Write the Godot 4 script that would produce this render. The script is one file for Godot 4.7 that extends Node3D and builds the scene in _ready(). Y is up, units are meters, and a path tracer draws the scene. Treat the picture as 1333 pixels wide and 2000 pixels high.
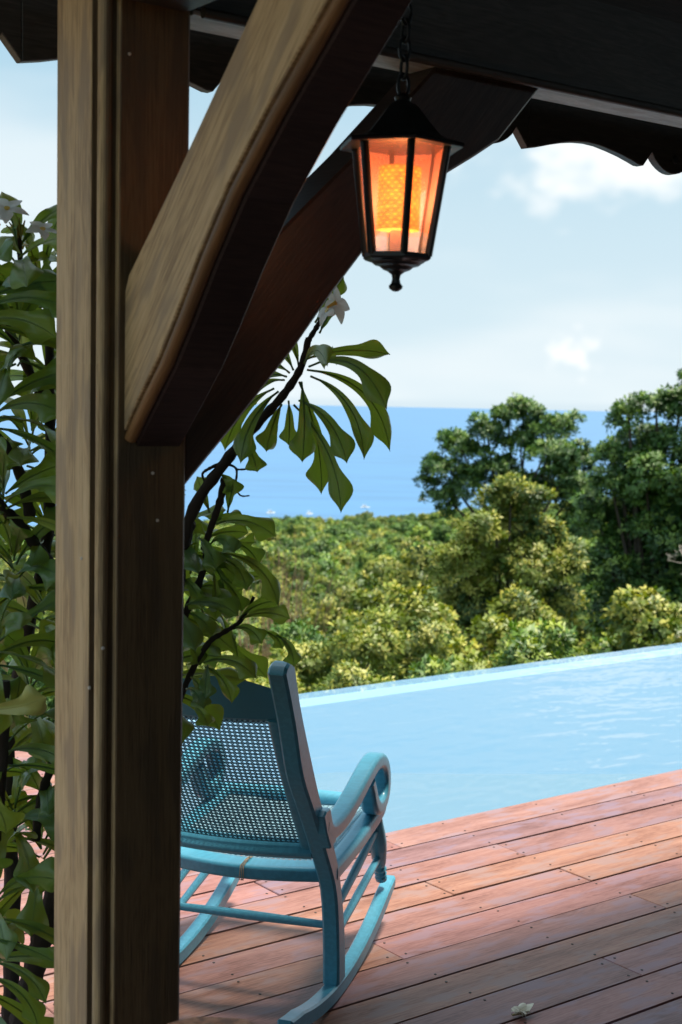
extends Node3D

# ------------------------------------------------------------------ mesh builder
class MB:
	var v := PackedVector3Array()
	var n := PackedVector3Array()
	var t := PackedVector2Array()
	var c := PackedColorArray()
	var col := Color.WHITE

	func tri(a: Vector3, b: Vector3, d: Vector3, na: Vector3, nb: Vector3, nd: Vector3, ua := Vector2.ZERO, ub := Vector2.ZERO, ud := Vector2.ZERO) -> void:
		if (d - a).cross(b - a).dot(na + nb + nd) < 0.0:
			v.append_array([a, d, b]); n.append_array([na, nd, nb]); t.append_array([ua, ud, ub])
		else:
			v.append_array([a, b, d]); n.append_array([na, nb, nd]); t.append_array([ua, ub, ud])
		c.append_array([col, col, col])

	func flat(a: Vector3, b: Vector3, d: Vector3, out: Vector3, ua := Vector2.ZERO, ub := Vector2.ZERO, ud := Vector2.ZERO) -> void:
		var m := (d - a).cross(b - a).normalized()
		if m.dot(out) < 0.0:
			m = -m
		tri(a, b, d, m, m, m, ua, ub, ud)

	func quad(a: Vector3, b: Vector3, d: Vector3, e: Vector3, out: Vector3, ua := Vector2.ZERO, ub := Vector2.ZERO, ud := Vector2.ZERO, ue := Vector2.ZERO) -> void:
		flat(a, b, d, out, ua, ub, ud)
		flat(a, d, e, out, ua, ud, ue)

	# a box with chamfered edges; grain along the local x axis
	func box(at: Vector3, size: Vector3, bevel := 0.004, uv := Vector2.ZERO, basis := Basis.IDENTITY) -> void:
		var h := size * 0.5
		var prof := PackedVector2Array([Vector2(-h.z, -h.y), Vector2(h.z, -h.y), Vector2(h.z, h.y), Vector2(-h.z, h.y)])
		# profile in (z, y), pushed along x
		var b := Basis(basis.z, basis.y, basis.x)
		prism(prof, -h.x, h.x, Transform3D(b, at), bevel, uv)

	# profile in the local xy plane, pushed along local z from z0 to z1
	func prism(prof: PackedVector2Array, z0: float, z1: float, xf: Transform3D, bevel := 0.0, uv := Vector2.ZERO, capturn := 0.0, smooth := false) -> void:
		var p := prof.duplicate()
		var area := 0.0
		for i in p.size():
			var q := p[(i + 1) % p.size()]
			area += p[i].x * q.y - q.x * p[i].y
		if area < 0.0:
			p.reverse()
		var m := p.size()
		var inner := PackedVector2Array()
		var nrm := PackedVector2Array()
		for i in m:
			var e := (p[(i + 1) % m] - p[i]).normalized()
			nrm.append(Vector2(e.y, -e.x))
		for i in m:
			var a := nrm[(i + m - 1) % m]
			var b := nrm[i]
			var k := (a + b).normalized()
			inner.append(p[i] - k * bevel / maxf(0.35, k.dot(b)))
		var idx := Geometry2D.triangulate_polygon(inner)
		var zs := Vector3(0, 0, 1)
		for side in [0, 1]:
			var z: float = z1 if side else z0
			var out := xf.basis * (zs if side else -zs)
			for k in range(0, idx.size(), 3):
				var q := [inner[idx[k]], inner[idx[k + 1]], inner[idx[k + 2]]]
				flat(xf * Vector3(q[0].x, q[0].y, z), xf * Vector3(q[1].x, q[1].y, z), xf * Vector3(q[2].x, q[2].y, z), out, uv + q[0].rotated(capturn), uv + q[1].rotated(capturn), uv + q[2].rotated(capturn))
		var run := 0.0
		for i in m:
			var j := (i + 1) % m
			var w := p[i].distance_to(p[j])
			var lo := z0 + bevel
			var hi := z1 - bevel
			var out2 := xf.basis * Vector3(nrm[i].x, nrm[i].y, 0)
			var a := xf * Vector3(p[i].x, p[i].y, lo)
			var b := xf * Vector3(p[j].x, p[j].y, lo)
			var d := xf * Vector3(p[j].x, p[j].y, hi)
			var e := xf * Vector3(p[i].x, p[i].y, hi)
			var ua := uv + Vector2(lo, run)
			var ub := uv + Vector2(lo, run + w)
			var ud := uv + Vector2(hi, run + w)
			var ue := uv + Vector2(hi, run)
			if smooth:
				var ni := (xf.basis * Vector3((nrm[i] + nrm[(i + m - 1) % m]).x, (nrm[i] + nrm[(i + m - 1) % m]).y, 0)).normalized()
				var nj := (xf.basis * Vector3((nrm[i] + nrm[j]).x, (nrm[i] + nrm[j]).y, 0)).normalized()
				if nrm[i].dot(nrm[(i + m - 1) % m]) < 0.7: ni = out2.normalized()
				if nrm[i].dot(nrm[j]) < 0.7: nj = out2.normalized()
				tri(a, b, d, ni, nj, nj, ua, ub, ud)
				tri(a, d, e, ni, nj, ni, ua, ud, ue)
			else:
				quad(a, b, d, e, out2, ua, ub, ud, ue)
			if bevel > 0.0:
				var ia := xf * Vector3(inner[i].x, inner[i].y, z0)
				var ib := xf * Vector3(inner[j].x, inner[j].y, z0)
				quad(a, b, ib, ia, out2 - xf.basis * zs, ua, ub, ub, ua)
				var id := xf * Vector3(inner[j].x, inner[j].y, z1)
				var ie := xf * Vector3(inner[i].x, inner[i].y, z1)
				quad(e, d, id, ie, out2 + xf.basis * zs, ue, ud, ud, ue)
			run += w

	# a section (closed, in side/normal axes) swept along points; side gives the fixed binormal for flat curves
	func sweep(pts: PackedVector3Array, section: PackedVector2Array, side := Vector3.ZERO, scales := PackedFloat32Array(), caps := true, uv := Vector2.ZERO) -> void:
		var m := section.size()
		var sn := PackedVector2Array()
		var area := 0.0
		for i in m:
			area += section[i].cross(section[(i + 1) % m])
		for i in m:
			var e := section[(i + 1) % m] - section[(i + m - 1) % m]
			var q := Vector2(e.y, -e.x).normalized()
			sn.append(q if area > 0 else -q)
		var prev := Vector3.ZERO
		var rings := []
		var norms := []
		var along := 0.0
		var lens := PackedFloat32Array()
		for i in pts.size():
			var tg := (pts[mini(i + 1, pts.size() - 1)] - pts[maxi(i - 1, 0)]).normalized()
			var s := side
			if side == Vector3.ZERO:
				if prev == Vector3.ZERO:
					prev = Vector3.UP if absf(tg.y) < 0.9 else Vector3.RIGHT
				s = (prev - tg * prev.dot(tg)).normalized()
				prev = s
			var nn := tg.cross(s).normalized()
			var k := scales[i] if scales.size() else 1.0
			var ring := PackedVector3Array()
			var nr := PackedVector3Array()
			for j in m:
				ring.append(pts[i] + (s * section[j].x + nn * section[j].y) * k)
				nr.append((s * sn[j].x + nn * sn[j].y).normalized())
			rings.append(ring)
			norms.append(nr)
			if i > 0:
				along += pts[i].distance_to(pts[i - 1])
			lens.append(along)
		var per := 0.0
		for j in m:
			per += section[j].distance_to(section[(j + 1) % m])
		for i in pts.size() - 1:
			var r0: PackedVector3Array = rings[i]
			var r1: PackedVector3Array = rings[i + 1]
			var n0: PackedVector3Array = norms[i]
			var n1: PackedVector3Array = norms[i + 1]
			for j in m:
				var k := (j + 1) % m
				var u0 := uv + Vector2(lens[i], per * j / m)
				var u1 := uv + Vector2(lens[i + 1], per * j / m)
				var w0 := uv + Vector2(lens[i], per * (j + 1) / m)
				var w1 := uv + Vector2(lens[i + 1], per * (j + 1) / m)
				tri(r0[j], r0[k], r1[k], n0[j], n0[k], n1[k], u0, w0, w1)
				tri(r0[j], r1[k], r1[j], n0[j], n1[k], n1[j], u0, w1, u1)
		if caps:
			for e in [0, pts.size() - 1]:
				var out: Vector3 = (pts[0] - pts[1]) if e == 0 else (pts[e] - pts[e - 1])
				var r: PackedVector3Array = rings[e]
				for j in m:
					flat(pts[e], r[j], r[(j + 1) % m], out)

	func tube(a: Vector3, b: Vector3, r0: float, r1 := -1.0, sides := 8) -> void:
		sweep(PackedVector3Array([a, b]), MB.circle(1.0, sides), Vector3.ZERO, PackedFloat32Array([r0, r1 if r1 >= 0 else r0]))

	# profile of (radius, height) turned about the y axis
	func lathe(prof: PackedVector2Array, sides: int, xf := Transform3D.IDENTITY, facet := false, phase := 0.0) -> void:
		for i in prof.size() - 1:
			var e := prof[i + 1] - prof[i]
			var pn := Vector2(e.y, -e.x)
			if pn.length() < 1e-7: continue
			pn = pn.normalized()
			for k in sides:
				var a0 := phase + TAU * k / sides
				var a1 := phase + TAU * (k + 1) / sides
				var d0 := Vector3(sin(a0), 0, cos(a0))
				var d1 := Vector3(sin(a1), 0, cos(a1))
				var am := (a0 + a1) / 2
				var dm := Vector3(sin(am), 0, cos(am))
				var P0 := xf * (d0 * prof[i].x + Vector3.UP * prof[i].y)
				var P1 := xf * (d1 * prof[i].x + Vector3.UP * prof[i].y)
				var P2 := xf * (d1 * prof[i + 1].x + Vector3.UP * prof[i + 1].y)
				var P3 := xf * (d0 * prof[i + 1].x + Vector3.UP * prof[i + 1].y)
				var N0 := (xf.basis * ((dm if facet else d0) * pn.x + Vector3.UP * pn.y)).normalized()
				var N1 := (xf.basis * ((dm if facet else d1) * pn.x + Vector3.UP * pn.y)).normalized()
				var u0 := Vector2(float(k) / sides, prof[i].y)
				var u1 := Vector2(float(k + 1) / sides, prof[i].y)
				if prof[i].x > 1e-6: tri(P0, P1, P2, N0, N1, N1, u0, u1, u1)
				if prof[i + 1].x > 1e-6: tri(P0, P2, P3, N0, N1, N0, u0, u1, u0)

	static func circle(r: float, k := 8) -> PackedVector2Array:
		var p := PackedVector2Array()
		for i in k:
			p.append(Vector2(cos(TAU * i / k), sin(TAU * i / k)) * r)
		return p

	static func rrect(w: float, h: float, r: float, k := 3) -> PackedVector2Array:
		var p := PackedVector2Array()
		for q in 4:
			var cx := (w / 2 - r) * (1 if q in [0, 3] else -1)
			var cy := (h / 2 - r) * (1 if q in [0, 1] else -1)
			for i in k + 1:
				var a := PI / 2 * (q + float(i) / k)
				p.append(Vector2(cx + cos(a) * r, cy + sin(a) * r))
		return p

	func mesh() -> ArrayMesh:
		var arr := []
		arr.resize(Mesh.ARRAY_MAX)
		arr[Mesh.ARRAY_VERTEX] = v
		arr[Mesh.ARRAY_NORMAL] = n
		arr[Mesh.ARRAY_TEX_UV] = t
		arr[Mesh.ARRAY_COLOR] = c
		var m := ArrayMesh.new()
		m.add_surface_from_arrays(Mesh.PRIMITIVE_TRIANGLES, arr)
		return m

# ------------------------------------------------------------------ scene helpers
const TH := 0.6457718          # the deck, the pool and the pavilion are turned 37 degrees from the view
const ROWB := 4.073            # distance of the pool's near edge along b
const PITCH := 0.1613          # deck board pitch
var rng := RandomNumberGenerator.new()
var M := {}
var used := {}

func ab(a: float, y: float, b: float) -> Vector3:      # a along the boards, b towards the pool
	return Vector3(a * cos(TH) - b * sin(TH), y, -a * sin(TH) - b * cos(TH))

func numbered(called: String) -> String:
	var k: int = used.get(called, -1) + 1
	used[called] = k
	return called if k == 0 else "%s_%03d" % [called, k]

func thing(called: String, label: String, category: String, at := Vector3.ZERO, turn := 0.0, group := "") -> Node3D:
	var o := Node3D.new()
	o.name = numbered(called)
	add_child(o, true)
	o.position = at
	o.rotation.y = turn
	tag(o, label, category, group)
	return o

func tag(o: Node3D, label: String, category := "", group := "") -> Node3D:
	o.set_meta("label", label)
	if category: o.set_meta("category", category)
	if group: o.set_meta("group", group)
	return o

func struct(o: Node3D, label := "") -> Node3D:
	o.set_meta("kind", "structure")
	if label: o.set_meta("label", label)
	return o

func part(called: String, mb: Variant, mat: Material, parent: Node3D) -> MeshInstance3D:
	var o := MeshInstance3D.new()
	o.name = called
	o.mesh = mb.mesh() if mb is MB else mb
	o.material_override = mat
	o.cast_shadow = GeometryInstance3D.SHADOW_CASTING_SETTING_ON
	if parent == self:
		o.name = numbered(called)
	else:
		var k := 0
		for ch in parent.get_children():
			if ch.has_meta("base") and ch.get_meta("base") == called: k += 1
		o.set_meta("base", called)
		if k: o.name = "%s_%03d" % [called, k]
	parent.add_child(o, true)
	return o

func mat(albedo: Color, rough := 0.6, tex: Texture2D = null) -> StandardMaterial3D:
	var m := StandardMaterial3D.new()
	m.albedo_color = albedo
	m.roughness = rough
	if tex: m.albedo_texture = tex
	return m

func lin(r: float, g: float, b: float) -> Color:      # a real-world base colour (linear values) as the sRGB that albedo_color wants
	return Color(r, g, b).linear_to_srgb()

func noise(sd: int, freq: float, oct := 4) -> FastNoiseLite:
	var f := FastNoiseLite.new()
	f.seed = sd
	f.frequency = freq
	f.fractal_octaves = oct
	f.noise_type = FastNoiseLite.TYPE_SIMPLEX_SMOOTH
	return f

# wood: fine streaks along u, broad blotches, rings; colours from dark to pale
func wood_tex(sd: int, dark: Color, mid: Color, pale: Color, blotch: Color, blotch_amount: float, ring := 0.5) -> Array:
	var w := 1024
	var h := 512
	var fine := noise(sd, 0.12, 4).get_seamless_image(64, h)
	fine.resize(w, h, Image.INTERPOLATE_CUBIC)
	var fib := noise(sd + 7, 0.3, 3).get_seamless_image(160, h)
	fib.resize(w, h, Image.INTERPOLATE_CUBIC)
	var wide := noise(sd + 1, 0.02, 3).get_seamless_image(128, 256)
	wide.resize(w, h, Image.INTERPOLATE_CUBIC)
	var blot := noise(sd + 2, 0.025, 4).get_seamless_image(256, 256)
	blot.resize(w, h, Image.INTERPOLATE_CUBIC)
	var im := Image.create_empty(w, h, false, Image.FORMAT_RGB8)
	var hm := Image.create_empty(w, h, false, Image.FORMAT_RGB8)
	for y in h:
		for x in w:
			var a := fine.get_pixel(x, y).r
			var f := fib.get_pixel(x, y).r
			var b := wide.get_pixel(x, y).r
			var r := 0.5 + 0.5 * sin(b * 46.0)
			var g := clampf(a * 0.55 + f * 0.35 + (r - 0.5) * ring * 0.5 + (b - 0.5) * 0.5, 0.0, 1.0)
			var cl := dark.lerp(mid, g * 2.0) if g < 0.5 else mid.lerp(pale, (g - 0.5) * 2.0)
			var k := smoothstep(0.45, 0.8, blot.get_pixel(x, y).r) * blotch_amount
			cl = cl.lerp(blotch, k)
			im.set_pixel(x, y, cl)
			hm.set_pixel(x, y, Color(a * 0.5 + f * 0.5, 0, 0))
	im.generate_mipmaps()
	return [ImageTexture.create_from_image(im), ImageTexture.create_from_image(hm)]

func wood_mat(tex: Array, tint: Color, rough: float, relief: float, uvs := Vector3(0.55, 1.7, 1)) -> StandardMaterial3D:
	var m := mat(tint, rough, tex[0])
	m.uv1_scale = uvs
	if relief > 0.0:
		m.heightmap_enabled = true
		m.heightmap_texture = tex[1]
		m.heightmap_scale = relief
	return m

func leaf_tex() -> ImageTexture:
	var w := 128
	var h := 256
	var im := Image.create_empty(w, h, false, Image.FORMAT_RGB8)
	var nz := noise(31, 0.03, 3)
	for y in h:
		for x in w:
			var u := absf(x - w / 2.0) / (w / 2.0)
			var vv := float(y) / h
			var mid := smoothstep(0.09, 0.02, u)
			var s := fposmod(vv * 15.0 - u * 1.6, 1.0)
			var vein := smoothstep(0.13, 0.0, absf(s - 0.5)) * 0.45
			var edge := smoothstep(0.93, 1.0, u) * 0.35
			var q := 0.82 + nz.get_noise_2d(x, y) * 0.3
			var cl := Color(q, q, q).lerp(Color(1.25, 1.2, 1.0), clampf(mid + vein + edge, 0, 1) * 0.55)
			im.set_pixel(x, y, Color(minf(cl.r * 0.8, 1), minf(cl.g * 0.8, 1), minf(cl.b * 0.8, 1)))
	return ImageTexture.create_from_image(im)

# ------------------------------------------------------------------ sky
func make_sky() -> PanoramaSkyMaterial:
	var W := 2048
	var H := 1024
	var im := Image.create_empty(W, H, false, Image.FORMAT_RGBF)
	var n1 := noise(5, 1.0, 5)
	var n2 := noise(9, 1.0, 5)
	var n3 := noise(14, 1.0, 4)
	var zen := Color(0.25, 0.43, 0.64)
	var mid := Color(0.28, 0.50, 0.65)
	var low := Color(0.55, 0.68, 0.745)
	for j in H:
		var th := (j + 0.5) / H * PI
		var y := cos(th)
		var sr := sin(th)
		if y < 0.0:
			for i in W: im.set_pixel(i, j, Color(0.58, 0.69, 0.74))
			continue
		var el := rad_to_deg(asin(clampf(y, 0.0, 1.0)))
		var base := low.lerp(mid, smoothstep(2.0, 20.0, el)).lerp(zen, smoothstep(15.0, 75.0, el))
		for i in W:
			var az := (i + 0.5) / W * TAU
			var d := Vector3(sin(az) * sr, y, -cos(az) * sr)
			var p := Vector2(d.x, d.z) / (y + 0.12)
			# thin veils drawn out along the horizon, and a few heaps
			var veil := n1.get_noise_3d(d.x * 2.2, y * 9.0, d.z * 2.2)
			var k := smoothstep(-0.25, 0.55, veil + 0.10) * smoothstep(26.0, 4.0, el) * 0.85
			var high := n2.get_noise_2d(p.x * 0.8, p.y * 0.8)
			k = maxf(k, smoothstep(-0.15, 0.5, high) * 0.95 * smoothstep(9.0, 24.0, el))
			var c := base.lerp(Color(0.70, 0.77, 0.80), clampf(k, 0, 1))
			# added bright cloud veil overhead, out of view, to fill the shade
			c = c.lerp(Color(1.12, 1.14, 1.13), smoothstep(22.0, 60.0, el) * (0.62 + 0.38 * high))
			# heaped clouds: to the right in view, and others round the horizon
			var da := rad_to_deg(wrapf(az, -PI, PI))
			var puff := n3.get_noise_3d(d.x * 14.0, y * 22.0, d.z * 14.0) + 0.5 * n1.get_noise_3d(d.x * 40.0, y * 60.0, d.z * 40.0)
			var heap := 0.0
			for q in [[12.3, 9.8, 8.0, 2.8], [9.0, 1.95, 1.15, 1.0], [-48.0, 7.0, 9.0, 2.4], [62.0, 8.0, 10.0, 3.0], [120.0, 6.0, 14.0, 3.0], [-120.0, 9.0, 12.0, 3.5], [178.0, 8.0, 12.0, 3.0], [35.0, 16.0, 8.0, 2.6], [-85.0, 20.0, 10.0, 3.0]]:
				var dx: float = wrapf(da - q[0], -180.0, 180.0) / q[2]
				if absf(dx) > 1.6: continue
				var dy: float = (el - q[1]) / q[3]
				if dy < 0.0: dy *= 1.15
				if q[2] < 2.0: puff = 1.5 * n3.get_noise_3d(d.x * 60.0, y * 75.0, d.z * 60.0) - 0.1
				heap = maxf(heap, smoothstep(0.0, 0.75, 1.0 - sqrt(dx * dx + dy * dy) + puff * 0.75))
			c = c.lerp(Color(0.88, 0.89, 0.88), heap * 0.85)
			im.set_pixel(i, j, c)
	var s := PanoramaSkyMaterial.new()
	s.panorama = ImageTexture.create_from_image(im)
	return s

# ------------------------------------------------------------------ start
func _ready() -> void:
	rng.seed = 11
	var cam := Camera3D.new()
	cam.name = "camera"
	cam.position = Vector3(0, 1.65, 0)
	cam.rotation_degrees = Vector3(-4.58, 0, 1.15)
	var at := CameraAttributesPhysical.new()
	at.frustum_focal_length = 48.125
	at.frustum_near = 0.05
	at.frustum_far = 60000.0
	at.frustum_focus_distance = 3.6
	at.exposure_aperture = 6.5
	cam.attributes = at
	add_child(cam)
	cam.fov = 39.97
	cam.near = 0.05
	cam.far = 60000.0
	cam.current = true

	var we := WorldEnvironment.new()
	we.name = "environment"
	var env := Environment.new()
	env.background_mode = Environment.BG_SKY
	env.sky = Sky.new()
	env.sky.sky_material = make_sky()
	env.background_energy_multiplier = 0.665
	env.tonemap_mode = Environment.TONE_MAPPER_LINEAR
	env.tonemap_exposure = 1.88
	env.sdfgi_enabled = true
	env.ssao_enabled = true
	env.ssil_enabled = true
	we.environment = env
	add_child(we)

	var sun := DirectionalLight3D.new()
	sun.name = "sun"
	sun.light_energy = 1.38
	sun.light_color = Color(1.0, 0.955, 0.88)
	sun.light_angular_distance = 12.0
	sun.shadow_enabled = true
	add_child(sun)
	sun.look_at_from_position(Vector3.ZERO, Vector3(-0.94 * cos(1.30), -sin(1.30), 0.33 * cos(1.30)))

	materials()
	hillside()
	sea()
	pool()
	deck()
	pavilion()
	trees()
	lantern()
	chair()
	plumerias()
	small_things()

func materials() -> void:
	var weathered := wood_tex(3, lin(0.24, 0.155, 0.075), lin(0.54, 0.385, 0.20), lin(0.66, 0.51, 0.30), lin(0.32, 0.235, 0.145), 0.75, 0.25)
	M.post = wood_mat(weathered, Color.WHITE, 0.62, 0.10, Vector3(0.5, 2.2, 1))
	M.mould = wood_mat(weathered, Color(0.68, 0.58, 0.47), 0.5, 0.06, Vector3(0.5, 2.2, 1))
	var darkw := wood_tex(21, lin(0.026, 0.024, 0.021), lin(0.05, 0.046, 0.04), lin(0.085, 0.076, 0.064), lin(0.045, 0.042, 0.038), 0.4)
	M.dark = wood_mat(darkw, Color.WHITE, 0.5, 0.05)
	M.red_plank = wood_mat(darkw, Color.WHITE, 0.5, 0.05)
	var redw := wood_tex(22, lin(0.035, 0.021, 0.016), lin(0.065, 0.038, 0.028), lin(0.10, 0.06, 0.045), lin(0.05, 0.03, 0.023), 0.4)
	M.brace_red = wood_mat(redw, Color(0.75, 0.75, 0.75), 0.45, 0.05)
	M.red_plank = wood_mat(redw, Color(0.8, 0.8, 0.8), 0.5, 0.05)
	var deckw := wood_tex(41, lin(0.17, 0.080, 0.066), lin(0.31, 0.17, 0.15), lin(0.40, 0.25, 0.226), lin(0.28, 0.20, 0.235), 0.85, 0.3)
	M.deck = []
	for tint in [Color(1.0, 0.97, 0.95), Color(0.92, 0.88, 0.88), Color(1.0, 0.95, 0.85), Color(0.9, 0.89, 0.94), Color(0.97, 0.92, 0.89), Color(1.0, 0.93, 0.93)]:
		var m := wood_mat(deckw, tint, 0.42, 0.05, Vector3(0.6, 1.9, 1))
		m.metallic_specular = 0.35
		M.deck.append(m)
	M.silver = wood_mat(wood_tex(33, lin(0.22, 0.27, 0.29), lin(0.42, 0.47, 0.49), lin(0.58, 0.62, 0.63), lin(0.30, 0.29, 0.30), 0.7, 0.3), Color.WHITE, 0.6, 0.08, Vector3(1.2, 3.0, 1))
	M.nail = mat(lin(0.55, 0.53, 0.48), 0.5)
	M.screw = mat(lin(0.02, 0.016, 0.014), 0.6)
	M.under = mat(lin(0.03, 0.025, 0.02), 0.9)
	M.paint = mat(lin(0.072, 0.315, 0.455), 0.32)
	var scuff := noise(61, 0.02, 4).get_seamless_image(512, 512)
	for y in 512:
		for x in 512:
			var g := scuff.get_pixel(x, y).r
			scuff.set_pixel(x, y, Color(0.93, 0.95, 0.95).lerp(Color(1, 1, 1), smoothstep(0.3, 0.7, g)))
	M.paint.albedo_texture = ImageTexture.create_from_image(scuff)
	M.paint.uv1_scale = Vector3(5, 5, 1)
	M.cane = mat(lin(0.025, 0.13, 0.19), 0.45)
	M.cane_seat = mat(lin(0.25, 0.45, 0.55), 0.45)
	M.twine = mat(lin(0.36, 0.27, 0.17), 0.9)
	M.iron = mat(lin(0.022, 0.026, 0.028), 0.42)
	M.iron.metallic = 0.35
	M.leaf = []
	var lt := leaf_tex()
	for cl in [[0.055, 0.115, 0.026], [0.042, 0.10, 0.028], [0.075, 0.135, 0.028], [0.12, 0.165, 0.034], [0.036, 0.105, 0.048]]:
		var m := mat(lin(cl[0] * 1.25, cl[1] * 1.3, cl[2] * 1.2), 0.36)
		m.backlight_enabled = true
		m.backlight = Color(0.50, 0.58, 0.15)
		m.heightmap_enabled = true
		m.heightmap_texture = lt
		m.heightmap_scale = 0.12
		m.cull_mode = BaseMaterial3D.CULL_DISABLED
		M.leaf.append(m)
	M.leaf_sunlit = mat(lin(0.42, 0.45, 0.13), 0.35)  # sunlight painted into the colour of a single leaf
	M.leaf_sunlit.backlight_enabled = true
	M.leaf_sunlit.backlight = Color(0.3, 0.31, 0.1)
	M.bark = mat(lin(0.055, 0.045, 0.035), 0.85, null)
	var bt := noise(71, 0.05, 4).get_seamless_image(256, 256)
	M.bark.heightmap_enabled = true
	M.bark.heightmap_texture = ImageTexture.create_from_image(bt)
	M.bark.heightmap_scale = 0.4
	M.bark.uv1_scale = Vector3(6, 6, 1)
	M.greybark = mat(lin(0.36, 0.32, 0.29), 0.85)
	M.petal = mat(lin(0.72, 0.80, 0.82), 0.45)
	M.petal.backlight_enabled = true
	M.petal.backlight = Color(0.7, 0.7, 0.68)
	M.throat = mat(lin(0.75, 0.55, 0.10), 0.5)
	M.bud = mat(lin(0.30, 0.30, 0.08), 0.5)
	M.foliage = mat(Color.WHITE, 0.5)
	M.foliage.vertex_color_use_as_albedo = true
	M.foliage.backlight_enabled = true
	M.foliage.backlight = Color(0.60, 0.64, 0.24)
	M.foliage.cull_mode = BaseMaterial3D.CULL_DISABLED

# ------------------------------------------------------------------ terrain
func ground(x: float, z: float) -> float:
	var d := -z
	var tab := [[7.5, -0.3], [11.0, -1.7], [13.0, -3.3], [25.0, -6.5], [40.0, -9.5], [70.0, -12.5], [120.0, -17.5], [300.0, -33.0], [700.0, -62.0], [900.0, -88.0], [1100.0, -115.0], [1400.0, -124.0], [1e9, -124.0]]
	var h := -0.3
	if d > 7.5:
		for i in tab.size() - 1:
			if d < tab[i + 1][0]:
				h = lerpf(tab[i][1], tab[i + 1][1], (d - tab[i][0]) / (tab[i + 1][0] - tab[i][0]))
				break
	var far := smoothstep(150.0, 600.0, d) * (1.0 - smoothstep(800.0, 1100.0, d))
	h += x * 0.075 * far
	h += gnoise.get_noise_2d(x, z) * 7.0 * smoothstep(110.0, 350.0, d) * (1.0 - smoothstep(900.0, 1200.0, d))
	return h

var gnoise := FastNoiseLite.new()

func hillside() -> void:
	gnoise.seed = 77
	gnoise.frequency = 0.006
	gnoise.fractal_octaves = 3
	var radii := [0.0, 3.0, 6.0, 8.0, 10.0, 12.0, 14.0, 17.0, 20.0, 25.0, 30.0, 40.0, 55.0, 75.0, 100.0, 130.0, 170.0, 220.0, 280.0, 350.0, 430.0, 520.0, 620.0, 720.0, 820.0, 920.0, 1020.0, 1120.0, 1300.0, 1600.0]
	var mb := MB.new()
	var seg := 120
	for i in radii.size() - 1:
		for k in seg:
			var q := []
			for e in [[i, k], [i, k + 1], [i + 1, k + 1], [i + 1, k]]:
				var a: float = TAU * e[1] / seg
				var r: float = radii[e[0]]
				var x := r * sin(a)
				var z := -r * cos(a)
				q.append(Vector3(x, ground(x, z), z))
			var g := absf(gnoise.get_noise_2d(q[0].x * 3.0, q[0].z * 3.0))
			mb.col = Color(0.06, 0.075, 0.03).lerp(Color(0.11, 0.105, 0.04), g * 2.0)
			if i == 0: mb.flat(q[0], q[2], q[3], Vector3.UP)
			else: mb.quad(q[0], q[1], q[2], q[3], Vector3.UP)
	var m := mat(Color.WHITE, 0.9)
	m.vertex_color_use_as_albedo = true
	struct(part("hillside", mb, m, self), "green hillside falling away to the sea")

func sea() -> void:
	var mb := MB.new()
	var radii := [0.0, 600.0, 1500.0, 3000.0, 6000.0, 9000.0, 16000.0, 26000.0]
	for i in radii.size() - 1:
		for k in 96:
			var p := []
			for e in [[i, k], [i, k + 1], [i + 1, k + 1], [i + 1, k]]:
				var a: float = TAU * e[1] / 96.0
				p.append(Vector3(radii[e[0]] * sin(a), -120.0, -radii[e[0]] * cos(a)))
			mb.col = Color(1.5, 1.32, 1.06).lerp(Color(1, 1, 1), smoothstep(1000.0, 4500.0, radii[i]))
			for f in [[0, 1, 2], [0, 2, 3]]:
				mb.tri(p[f[0]], p[f[1]], p[f[2]], Vector3.UP, Vector3.UP, Vector3.UP, Vector2(p[f[0]].x, p[f[0]].z), Vector2(p[f[1]].x, p[f[1]].z), Vector2(p[f[2]].x, p[f[2]].z))
	var streak := noise(91, 0.03, 4).get_seamless_image(256, 512)
	for y in 512:
		for x in 256:
			var g := streak.get_pixel(x, y).r
			streak.set_pixel(x, y, Color(0.8, 0.88, 0.94).lerp(Color(1, 1, 1), smoothstep(0.3, 0.7, g)))
	var m := mat(lin(0.052, 0.18, 0.38), 0.34, ImageTexture.create_from_image(streak))
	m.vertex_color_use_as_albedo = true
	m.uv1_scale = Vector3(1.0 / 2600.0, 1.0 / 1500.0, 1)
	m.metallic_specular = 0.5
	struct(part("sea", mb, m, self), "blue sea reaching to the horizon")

# ------------------------------------------------------------------ pool
const PA0 := 2.75
const PA1 := 13.0
const PB1 := 6.45

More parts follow.
